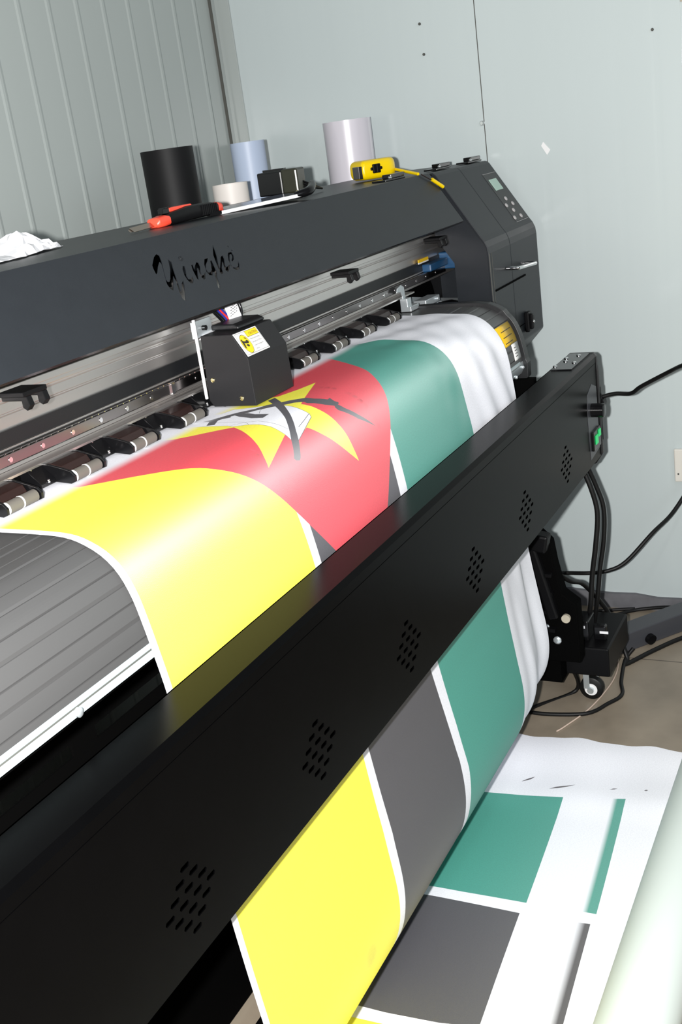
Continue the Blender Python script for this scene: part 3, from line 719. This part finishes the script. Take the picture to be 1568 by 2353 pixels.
R.append((4, [(1.3923, .2063), (1.3999, .2091), (1.4148, .2207), (1.4327, .2403), (1.4323, .2543), (1.4434, .2717), (1.4515, .271), (1.4473, .2817), (1.4501, .2869), (1.4469, .2897), (1.4422, .2904), (1.4445, .3026), (1.4587, .3228), (1.4864, .3523),
              (1.4503, .3281), (1.4342, .3089), (1.4266, .2996), (1.4286, .2926), (1.4327, .2893), (1.4211, .2787), (1.4126, .2645), (1.4058, .2555), (1.4103, .2486), (1.4026, .2354), (1.388, .225)]))
R.append((4, [(1.4132, .1829), (1.4311, .1853), (1.4080, .2085), (1.3828, .2294), (1.3476, .2577), (1.321, .2791), (1.3037, .292), (1.2868, .3067), (1.2725, .3189), (1.2589, .3307), (1.254, .333), (1.2466, .3307), (1.2443, .3266),
              (1.2599, .3135), (1.2742, .3007), (1.3022, .2802), (1.328, .2603), (1.3639, .2292), (1.390, .2060)]))
R.append((5, [fl(1.549, .4582), fl(1.5477, .4847), fl(1.8843, .5072), fl(1.8896, .4812)]))
R.append((6, [fl(.90, .441), fl(.90, .4175), fl(1.5207, .4617), fl(1.5181, .4855)]))
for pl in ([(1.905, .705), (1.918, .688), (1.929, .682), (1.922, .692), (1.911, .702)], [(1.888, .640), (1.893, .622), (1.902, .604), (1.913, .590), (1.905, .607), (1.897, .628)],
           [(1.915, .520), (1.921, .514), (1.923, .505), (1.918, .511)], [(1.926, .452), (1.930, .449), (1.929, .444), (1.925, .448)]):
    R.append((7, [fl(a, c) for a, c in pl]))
border = [(XA, 0), (XB, 0), (XB, S_end), (XA, S_end)]
V = []; E_ = []
def addpoly(poly, d):
    q = dense(poly, d); o = len(V); V.extend(Vector(p) for p in q); E_.extend((o+i, o+(i+1) % len(q)) for i in range(len(q)))
addpoly(border, .010)
for i, (c, poly) in enumerate(R): addpoly(poly, .010 if i < 4 else .006)
s = .006
row = 0
while s < S_end-.003:
    st = .006 if (.12 < s < .36) else (.010 if s < 1.75 else .009)
    x = XA+.008+(.006 if row % 2 else 0)
    while x < XB-.006:
        V.append(Vector((x, s))); x += .018 if x < 1.72 else .010
    s += st; row += 1
v2, e2, f2, *_ = geometry.delaunay_2d_cdt(V, E_, [], 0, 1e-5)
bb = [(min(p[0] for p in q), max(p[0] for p in q), min(p[1] for p in q), max(p[1] for p in q)) for _, q in R]
faces = []; mi = []
for f in f2:
    cx_ = sum(v2[i][0] for i in f)/len(f); cs = sum(v2[i][1] for i in f)/len(f); c = 0
    for (k, q), B in zip(R, bb):
        if B[0] <= cx_ <= B[1] and B[2] <= cs <= B[3] and pip(cx_, cs, q): c = k
    faces.append(tuple(f)); mi.append(c)
me = bpy.data.meshes.new('printed_fabric')
me.from_pydata([(p[0], p[1], p[2]+H) for p in (sheet(*v) for v in v2)], [], faces)
uvl = me.uv_layers.new(name='sheet')
for p in me.polygons:
    p.use_smooth = True; p.material_index = mi[p.index]
    for li in p.loop_indices: uvl.data[li].uv = v2[me.loops[li].vertex_index]
for _, m_ in FC: me.materials.append(m_)
fab = bpy.data.objects.new('printed_fabric', me); COL.objects.link(fab)
tag(fab, 'white fabric with green, black, yellow and red flag print, draped from printer to floor', 'fabric')

# ================================================================== DRYER BAR
yf, yr, zt, zbm, xe = .630, .692, -.527, -.7685, 2.438
D = thing('fan_dryer_bar', 'long black slotted dryer bar hanging in front of the draped fabric', 'dryer', (1.2, .66, -.77))
slh = []
for k in range(-2, 6):
    bx = .7195+.2862*k; bz = -.6985
    for i in range(4):
        for j in range(4):
            cx_ = bx+((j-1.5)*.0124-(i-1.5)*.0124)*1.0; cz_ = bz-((i-1.5)+(j-1.5))*.0124
            l_, h_ = .0082, .0028
            slh.append([(cx_-l_, cz_), (cx_-l_+.002, cz_+h_), (cx_+l_-.002, cz_+h_), (cx_+l_, cz_), (cx_+l_-.002, cz_-h_), (cx_-l_+.002, cz_-h_)])
holed_panel([(XL, zbm), (xe, zbm), (xe, zt-.0215), (XL, zt-.0215)], slh, lambda x, z: (x, yf, z), (0, .0015, 0)).build('front_panel', 'dryer', D, label='black front panel with groups of slots')
b = MB(); b.prism([(yf, zt-.0205), (yf, zt-.007), (yf+.006, zt), (yr, zt), (yr, zt-.002), (yf+.008, zt-.002), (yf+.002, zt-.008), (yf+.002, zt-.0205)], XL, xe-.0); b.build('top_panel', 'dryer', D)
b = MB(); b.box(XL, xe, yr-.002, yr, zbm+.02, zt); b.box(XL, xe, yf+.0015, yf+.014, zbm, zbm+.0015); b.prism([(yf+.014, zbm), (yr, zbm+.02), (yr-.002, zbm+.021), (yf+.014, zbm+.002)], XL, xe)
b.build('rear_panel', 'dryer', D)
hx = [(yf-.002, zt-.022), (yf-.0015, zt-.007), (yf+.006, zt+.001), (yr, zt+.001), (yr+.006, zt-.006), (yr+.006, zbm+.03), (yf+.030, zbm-.028), (yf+.012, zbm-.020), (yf-.004, zbm+.004), (yf-.004, zt-.04)]
b = MB(); b.prism(hx, xe, xe+.014); b.box(xe+.004, xe+.022, yf-.004, yf+.03, -.735, -.605); b.build('end_cap', 'body_dark', D, bevel=.002)
b = MB(); b.prism([(yf+.02, zbm), (yf+.034, zbm-.034), (yr-.004, zbm-.030), (yr, zbm+.02)], 1.9, xe); b.build('air_duct', 'dryer', D)
b = MB()
b.prism([(2.345, -.600), (2.385, -.585), (2.425, -.60), (2.428, -.745), (2.345, -.752), (2.338, -.66)], yf-.0006, yf, axis='y'); cp = b.build('control_plate', 'greysteel', D, label='grey control plate')
kb = MB(); kb.tube([(2.375, yf, -.643), (2.375, yf-.028, -.643)], .016, 20); kb.tube([(2.375, yf-.028, -.643), (2.375, yf-.030, -.643)], [.016, .013], 20); kb.build('dial_knob', 'gloss_black', cp)
b = MB(); b.box(2.355, 2.418, yf-.007, yf, -.735, -.690); b.build('rocker_switch', 'gloss_black', cp, bevel=.002)
b = MB(); b.obox((2.375, yf-.0085, -.711), (.009, 0, 0), (0, .0012, 0), (0, 0, .010)); b.obox((2.402, yf-.0085, -.702), (.008, 0, 0), (0, .0012, 0), (0, 0, .008)); b.split('switch_light', 'led', cp)
b = MB(); b.tube([(xe+.014, .640, -.650), (xe+.040, .640, -.650)], .020, 18); b.build('side_knob', 'black', D)
b = MB(); b.box(xe-.16, xe-.004, yf+.012, yr-.004, zt, zt+.0025); pl = b.build('end_bolt_plate', 'gloss_black', D)
for (x, y) in ((xe-.135, yf+.055), (xe-.085, yf+.045), (xe-.055, yf+.052), (xe-.10, yf+.022), (xe-.03, yf+.03)): MB().ball((x, y, zt+.003), .0055, 10, (1, 1, .6)).build('bolt', 'chrome', pl)

# ================================================================== TAKE-UP UNIT
T = thing('take_up_stand', 'black take-up stand on casters at the right end beside the fabric edge', 'stand', (2.35, .67, FZ))
b = MB()
b.prism([(.775, -.90), (.750, -.872), (.715, -.872), (.692, -.895), (.686, -.945), (.672, -1.015), (.640, -1.04), (.640, -1.185), (.735, -1.185), (.775, -1.10)], 2.185, 2.225)
b.build('side_plate', 'matte_black', T, bevel=.003)
b = MB()
b.obox((2.175, .716, -.965), (.012, 0, 0), (0, .012, -.0028), (0, -.026, -.105))
b.obox((2.178, .722, -.885), (.018, 0, 0), (0, .030, .006), (0, -.004, .020))
b.build('tension_arm', 'black', T, bevel=.005)
b = MB()
for (y, z) in ((.757, -.935), (.752, -.985), (.715, -1.10), (.690, -1.13)): b.ball((2.183, y, z), .010, 10, (.5, 1, 1))
b.split('bolt', 'zinc', T)
b = MB(); b.tube([(2.18, .664, -1.070), (2.172, .664, -1.070)], .010, 20); b.build('motor_cap', 'rust', T)
for i in range(4): MB().box(2.17, 2.188, .690, .770, -.97-.045*i, -.962-.045*i).build('rib', 'black', T)
b = MB(); b.box(2.27, 2.47, .598, .760, -1.262, -1.188); b.build('drive_box', 'black', T, bevel=.004)
b = MB(); b.box(2.30, 2.36, .650, .700, -1.188, -1.135); b.box(2.31, 2.33, .612, .642, -1.188, -1.150); b.build('motor_block', 'gloss_black', T, bevel=.004)
for (y) in (.668, .616): MB().obox((2.299+(.01 if y < .65 else 0), y, -1.150 if y > .65 else -1.165), (.001, 0, 0), (0, .010, 0), (0, 0, .003)).build('label_strip', 'paper', T)
b = MB(); b.tube([(2.30, .668, -1.185), (2.30, .668, -1.205)], .006, 10); b.ball((2.298, .668, -1.21), .006, 8); b.build('lock_screw', 'brass', T)
MB().tube([(-.1, .738, -1.142), (2.235, .738, -1.142)], .021, 24).build('tension_bar', 'alu', T, label='bare metal roll bar')
b = MB(); b.tube([(2.112, .738, -1.142), (2.19, .738, -1.142)], .026, 24); b.build('bar_chuck', 'gloss_black', T)
MB().box(-.1, 2.3, .80, .84, -1.262, -1.222).build('cross_beam', 'matte_black', T)
MB().box(2.225, 2.30, .70, .84, -1.262, -1.19).build('beam_joint', 'matte_black', T)
# caster
def caster(x, y):
    b = MB(); b.tube([(x, y, FZ+.083), (x, y, FZ+.078)], .026, 16); b.box(x-.014, x-.012, y+.002, y+.016, FZ+.030, FZ+.078); b.box(x+.012, x+.014, y-.014, y+.014, FZ+.018, FZ+.078); b.build('caster_fork', 'zinc', T)
    wq = MB(); wq.tube([(x-.010, y, FZ+.0285), (x-.008, y, FZ+.0285), (x+.008, y, FZ+.0285), (x+.010, y, FZ+.0285)], [.026, .0285, .0285, .026], 28); wl = wq.build('caster_wheel', 'rubber', T)
    MB().tube([(x-.0108, y, FZ+.027), (x-.010, y, FZ+.027)], .0155, 20).build('hub_ring', 'white', wl); MB().tube([(x-.018, y, FZ+.027), (x-.0108, y, FZ+.027)], .008, 14).build('axle_bolt', 'zinc', wl)
caster(2.315, .655); caster(2.43, .74)
# grey steel beam lying beyond the stand
def P3(a, b_, t): return tuple(a[i]+(b_[i]-a[i])*t for i in range(3))
G = thing('steel_foot_beam', 'grey painted steel beam on the floor running from the stand towards the front wall', 'beam', (2.6, .6, FZ))
d_ = Vector((.215, -.17, 0)).normalized(); n_ = Vector((-d_.y, d_.x, 0)); c_ = Vector((2.66, .585, -1.318))
MB().obox(c_, d_*.17, n_*.030, (0, 0, .0262)).build('beam_tube', 'greysteel', G, bevel=.003)
MB().obox(c_+d_*-.13+n_*0+Vector((0, 0, .0275)), d_*.008, n_*.008, (0, 0, .0015)).build('beam_bolt', 'zinc', G)
MB().tube([c_-n_*.03+d_*-.03+Vector((0, 0, -.008)), c_-n_*.042+d_*-.03+Vector((0, 0, -.010))], .014, 14).build('beam_knob', 'black', G)

# ================================================================== CABLES
def cable(name, pts, r, m, lab, n=8):
    t = MB().tube(smooth_path(pts, n), r, 10).build(name, m); tag(t, lab, 'cable'); return t
cf = FZ+.005
cable('power_cable', [(2.350, .655, -.765), (2.35, .6348, -.8237), (2.352, .6252, -.8819), (2.35, .6328, -.9577), (2.35, .6457, -1.0356), (2.35, .6547, -1.115), (2.37, .672, -1.184)], .0062, 'rubber', 'black cable hanging from the dryer bar end, nearer one of a pair')
cable('power_cable', [(2.372, .655, -.755), (2.385, .6340, -.8237), (2.39, .620, -.8819), (2.39, .6235, -.9577), (2.39, .6370, -1.0356), (2.39, .6480, -1.115), (2.40, .662, -1.184)], .0055, 'rubber', 'black cable hanging from the dryer bar end, farther one of a pair')
cable('power_cable', [(2.470, .640, -.640), (2.47, .60, -.630), (2.46, .56, -.6275), (2.44, .53, -.6060), (2.40, .46, -.565), (2.35, .4243, -.5412), (2.28, .37, -.51), (2.1, .24, -.46)], .0048, 'rubber', 'black cord curving from the dryer bar end up to the right edge')
cable('power_cable', [(2.300, .780, -1.03), (2.50, .80, -1.115), (2.6, .8001, -1.147), (2.6, .7279, -1.1428), (2.61, .6764, -1.1374), (2.63, .632, -1.117), (2.68, .5725, -1.055), (2.75, .535, -1.026), (2.80, .50, -.97), (2.823, .495, -.93)], .0052, 'rubber', 'black power cord plugged into the ivory wall socket')
cable('power_cable', [(2.28, .69, -1.25), (2.33, .70, cf), (2.212, .7848, cf), (2.2246, .6561, cf), (2.2873, .6093, cf), (2.3346, .5889, cf), (2.40, .605, cf), (2.49, .615, cf+.01), (2.52, .60, cf+.03)], .0048, 'rubber', 'black cord looping on the floor under the caster')
cable('power_cable', [(2.30, .74, -1.00), (2.34, .70, -1.05), (2.43, .69, -1.10), (2.50, .655, -1.20), (2.51, .627, -1.29), (2.50, .612, cf+.012), (2.4896, .6124, cf), (2.5726, .5637, cf), (2.66, .5047, cf), (2.72, .44, cf)], .0058, 'rubber', 'thick black cable running over the drive box and out across the tiles')
cable('power_cable', [(2.46, .80, cf), (2.60, .77, cf), (2.7343, .7258, cf), (2.78, .69, cf+.001), (2.815, .64, cf+.002), (2.818, .56, cf+.012), (2.80, .51, cf+.01), (2.79, .42, cf)], .0050, 'rubber', 'black cord on the floor along the cement plinth')
cable('power_cable', [(2.45, .83, cf), (2.62, .82, cf), (2.76, .79, cf), (2.80, .72, cf), (2.818, .66, cf)], .0045, 'rubber', 'black cord lying against the foot of the right wall')
cable('floor_string', [(2.141, .6955, FZ+.002), (2.1678, .6824, FZ+.002), (2.26, .648, FZ+.002), (2.38, .628, FZ+.002), (2.4625, .6282, FZ+.002), (2.545, .640, FZ+.002), (2.60, .60, FZ+.002)], .0018, 'cableR', 'thin pale pinkish cord lying across the floor tiles')

# ================================================================== ROLL IN FRONT
b = MB(); rc = (.328, -1.2855); rr = .0590
b.tube([(.55, rc[0], FZ+rr), (2.35, rc[0], FZ+rr)], rr, 64)
wr = thing('paper_roll', 'thick white paper roll lying on the floor along the front end of the fabric', 'roll', (1.4, rc[0], FZ))
b.build('wound_paper', 'whiteroll', wr)
MB().tube([(.53, rc[0], FZ+rr), (2.37, rc[0], FZ+rr)], .026, 32).build('core', 'cream', wr)

# ================================================================== ROLLS BEHIND THE PRINTER
def roll(name, c, r, zt_, m, lab, core='cream'):
    t = thing(name, lab, 'roll', (c[0], c[1], FZ), 'material rolls standing behind the printer')
    MB().hollow(c, r, r*.82, FZ, zt_).build('wound_material', m, t)
    MB().hollow(c, r*.815, r*.72, FZ, zt_-.003).build('core', core, t)
    return t
roll('vinyl_roll', (2.013, 1.400), .0555, .0360, 'blackroll', 'matt black roll standing upright behind the printer', 'black')
roll('film_roll', (2.505, 1.496), .0435, .0330, 'bluepaper', 'pale blue roll with a wrinkled loose end behind the printer')
roll('tape_roll', (2.185, 1.366), .0400, -.0535, 'cream', 'short cream roll between the black and the pale blue roll')
roll('vinyl_roll', (2.764, 1.3375), .0640, .0530, 'gloss_vinyl', 'glossy white roll standing in the corner behind the tape measure')
# ================================================================== THINGS ON TOP OF THE PRINTER
ZT = zc
# utility knife
K = thing('utility_knife', 'black and orange-red utility knife with open blade on top of the printer', 'knife', (1.6, 1.08, ZT))
ka = Vector((1.5035, 1.046, 0)); kd = Vector((1.735, 1.120, 0))-ka; kl = kd.length; kd.normalize(); kn = Vector((-kd.y, kd.x, 0))
ka = Vector((1.500, 1.098, 0)); kd = Vector((1, .02, 0)).normalized(); kn = Vector((-kd.y, kd.x, 0))
def kp(s, t, z): p = ka+kd*s+kn*t; return (p.x, p.y, ZT+z)
def loft(secs, name, m, par, bevel=0, label=None):
    """secs: list of (s, half_width, z0, z1)"""
    b = MB(); vs_ = []; N = 12
    for (s_, hw, z0, z1) in secs:
        for k in range(N):
            a = 2*math.pi*(k+.5)/N; ca, sa = math.cos(a), math.sin(a)
            e = .55; x_ = math.copysign(abs(ca)**e, ca)*hw; zz = (z0+z1)/2+math.copysign(abs(sa)**e, sa)*(z1-z0)/2
            vs_.append(kp(s_, x_, zz))
    n = len(secs); fs = [(i*N+k, i*N+(k+1) % N, (i+1)*N+(k+1) % N, (i+1)*N+k) for i in range(n-1) for k in range(N)]
    fs += [tuple(range(N-1, -1, -1)), tuple(range((n-1)*N, n*N))]
    return b.add(vs_, fs, True).build(name, m, par, bevel=bevel, label=label)
loft([(.028, .011, .001, .017), (.05, .0125, .0, .021), (.10, .013, .001, .026), (.17, .0125, .002, .025), (.205, .012, .002, .021), (.212, .009, .004, .017)], 'grip', 'black', K)
loft([(.004, .009, .002, .010), (.008, .013, 0, .016), (.030, .0138, 0, .0185), (.040, .0128, .001, .017)], 'nose', 'orange', K, label='orange-red nose')
loft([(.196, .0125, .0015, .0225), (.208, .0128, .0015, .021), (.216, .0085, .004, .017)], 'tail_cap', 'orange', K, label='orange-red end band')
b = MB(); b.obox(kp(.085, 0, .0245), kd*.035, kn*.006, (0, 0, .0035)); b.build('grip_inlay', 'orange', K, bevel=.002)
b = MB(); b.obox(kp(.045, 0, .0235), kd*.014, kn*.005, (0, 0, .004))
for i in range(5): b.obox(kp(.035+i*.005, 0, .0280), kd*.001, kn*.005, (0, 0, .0012))
b.build('slider', 'gloss_black', K, bevel=.0008)
b = MB()
for i in range(9): b.obox(kp(.140+i*.0058, 0, .0135), kd*.0014, kn*.0139, (0, 0, .0085))
b.split('grip_rib', 'black', K)
b = MB(); bw_ = kn*.004+Vector((0, 0, .0035)); b.obox(kp(-.024, .001, .0060), kd*.030+Vector((0, 0, .001)), bw_, kn*-.0003+Vector((0, 0, .0003))); b.obox(kp(-.053, .003, .0050), kd*.006+bw_*.3, bw_*.6, kn*-.0003+Vector((0, 0, .0003))); b.build('blade', 'steel_blade', K)
# flat glossy scraper plate with white edge and dark grip
S = thing('cutting_ruler', 'long flat ruler with bright white edge and black end grip on the printer top', 'ruler', (1.9, 1.05, ZT))
A = Vector((1.690, 1.085, ZT+.0015)); B_ = Vector((1.838, 1.003, ZT+.0085)); dd = (B_-A).normalized(); nn_ = Vector((-dd.y, dd.x, 0)).normalized(); mid = (A+B_)/2; hl = (B_-A).length/2
MB().obox(mid+nn_*.055+dd*.03+Vector((0, 0, .002)), dd*hl, nn_*.055, (0, 0, .0015)).build('blade_plate', mat('glossy_plate', (.10, .12, .20), .12, .3), S, bevel=.0005)
MB().obox(mid-nn_*.003+Vector((0, 0, .002)), dd*hl, nn_*.003, (0, 0, .0030)).build('white_edge', 'white', S, bevel=.0006, label='bright white edge strip')
g = smooth_path([B_+dd*-.008+Vector((0, 0, .003)), B_+dd*.020+Vector((0, 0, .006)), B_+dd*.036-nn_*-.012+Vector((0, 0, .010)), B_+dd*.048-nn_*-.026+Vector((0, 0, .016))], 5)
b = MB(); b.tube(g, [.0065+.002*math.sin(i/len(g)*math.pi) for i in range(len(g))], 10); b.build('end_grip', 'gloss_black', S)
b = MB(); b.obox(A-dd*.012+Vector((0, 0, .003)), dd*.012, nn_*.006, (0, 0, .003)); b.build('end_tip', 'black', S)
# black ink bottle cap / box
Bx = thing('black_plastic_box', 'small glossy black plastic box with ribbed cap on the ruler', 'box', (2.0, 1.10, ZT))
bd = Vector((.05, -1, 0)).normalized(); bn = Vector((-bd.y, bd.x, 0))
c1 = Vector((2.038, 1.168, ZT+.0305))
MB().obox(c1, bd*.028, bn*.018, (0, 0, .0235)).build('case', 'gloss_black', Bx, bevel=.003)
MB().obox(c1+bd*.046+Vector((0, 0, .001)), bd*.018, bn*.020, (0, 0, .0245)).build('cap', mat('dark_olive_plastic', (.018, .018, .010), .3), Bx, bevel=.004)
b = MB(); b.obox(c1+bd*.005+Vector((0, 0, .0255)), bd*.024, bn*.006, (0, 0, .0025)); b.build('rim', 'gloss_black', Bx)
b = MB(); b.ball(c1+bd*.060-bn*.019+Vector((0, 0, -.02)), .003, 8); b.build('pin', 'brass', Bx)
for i in range(3): MB().tube(smooth_path([c1+bd*.060+Vector((0, 0, -.006*i)), c1+bd*.072+bn*.03+Vector((0, 0, -.012-.003*i)), c1+bd*.07+bn*.08+Vector((0, 0, -.024))], 4), .0022, 8).build('lead', 'black', Bx)
# tape measure
Tm = thing('tape_measure', 'yellow tape measure with black lock button and yellow strap on the printer top', 'tape measure', (2.38, 1.08, ZT))
ta = Vector((2.318, 1.097, 0)); td = Vector((.82, -.57, 0)).normalized(); tn = Vector((-td.y, td.x, 0))
# body: rounded slab, lying on its side
out = []
L_, W_ = .098, .062
def rr_(L, W, rad, n=8):
    pts = []
    for (cx1, cy1, a0, rd) in ((L-rad[1], W-rad[1], 0, rad[1]), (rad[0], W-rad[0], 90, rad[0]), (rad[0], rad[0], 180, rad[0]), (L-rad[1], rad[1], 270, rad[1])):
        for k in range(n+1):
            a = math.radians(a0+90*k/n); pts.append((cx1+rd*math.cos(a), cy1+rd*math.sin(a)))
    return pts
base = rr_(L_, W_, (.008, .028)); layers = [(.72, .000), (.88, .003), (.97, .008), (1, .015), (1, .028), (.97, .034), (.88, .039), (.70, .042)]
vs_ = []; N = len(base)
for (q, z) in layers:
    for (a, c) in base: p = ta+td*(L_/2+(a-L_/2)*(1-(1-q)*.6))+tn*(W_/2+(c-W_/2)*q); vs_.append((p.x, p.y, ZT+z+.004))
fs = [(i*N+k, i*N+(k+1) % N, (i+1)*N+(k+1) % N, (i+1)*N+k) for i in range(len(layers)-1) for k in range(N)]+[tuple(range(N-1, -1, -1)), tuple(range((len(layers)-1)*N, len(layers)*N))]
MB().add(vs_, fs, True).build('case', 'yellow', Tm)
def tp(a, c, z): p = ta+td*a+tn*c; return Vector((p.x, p.y, ZT+z))
b = MB(); b.obox(tp(.036, -.001, .026), td*.010, tn*.003, (0, 0, .010)); b.obox(tp(.036, -.001, .026), td*.0155, tn*.002, (0, 0, .0035)); b.obox(tp(.036, -.004, .026), td*.002, tn*.002, (0, 0, .0095)); b.build('lock_button', 'black', Tm, bevel=.002)
b = MB(); b.obox(tp(-.003, .018, .021), td*.005, tn*.014, (0, 0, .0135)); b.build('tape_mouth', 'rail', Tm, bevel=.001)
st = MB(); P0 = tp(.094, .018, .018); pts = [P0, Vector((2.43, 1.01, ZT+.010)), Vector((2.352, .9785, ZT+.0025))]
st.tube([pts[0], pts[0].lerp(pts[2], .55), pts[2]], .0035, 8); st.build('strap', 'yellow', Tm)
e1 = Vector(slope(2.352, .001)); e2_ = Vector(slope(2.383, .020)); e3 = Vector(slope(2.413, .044)); up_ = Vector((0, -.003, .002))
MB().tube([e1+up_, e2_+up_], .0014, 8).build('strap_cord', 'housing', Tm)
MB().tube([e2_+up_*1.5, e3+up_*1.5], .0042, 10).build('strap_end', 'yellow', Tm)
# crumpled tissue
b = MB(); n1, n2 = 26, 12; vs_ = []
random.seed(11)
def tz(u, v):
    return max(0, .019*math.exp(-((u-.82)**2)/.02-((v-.6)**2)/.12)+.008*math.exp(-((v-.5)**2)/.03)*(1-u*.4)+.008*math.sin(u*17+v*9)*math.sin(v*11))
for i in range(n1):
    for j in range(n2):
        u = i/(n1-1); v = j/(n2-1); wv = .35+.65*math.sin(math.pi*min(1, u*.9+.1))
        x_ = .93+.385*u+random.uniform(-.004, .004); y_ = 1.130+(v-.5)*.120*wv+.02*u+random.uniform(-.004, .004)
        vs_.append((x_, min(y_, 1.25), ZT+.0015+tz(u, v)+random.uniform(0, .006)*(1 if 0 < j < n2-1 else .3)))
b.add(vs_, [(i*n2+j, (i+1)*n2+j, (i+1)*n2+j+1, i*n2+j+1) for i in range(n1-1) for j in range(n2-1)])
t = b.build('crumpled_tissue', 'paper'); sd = t.modifiers.new('t', 'SOLIDIFY'); sd.thickness = .0006
tag(t, 'crumpled white tissue lying on the left of the printer top', 'tissue')
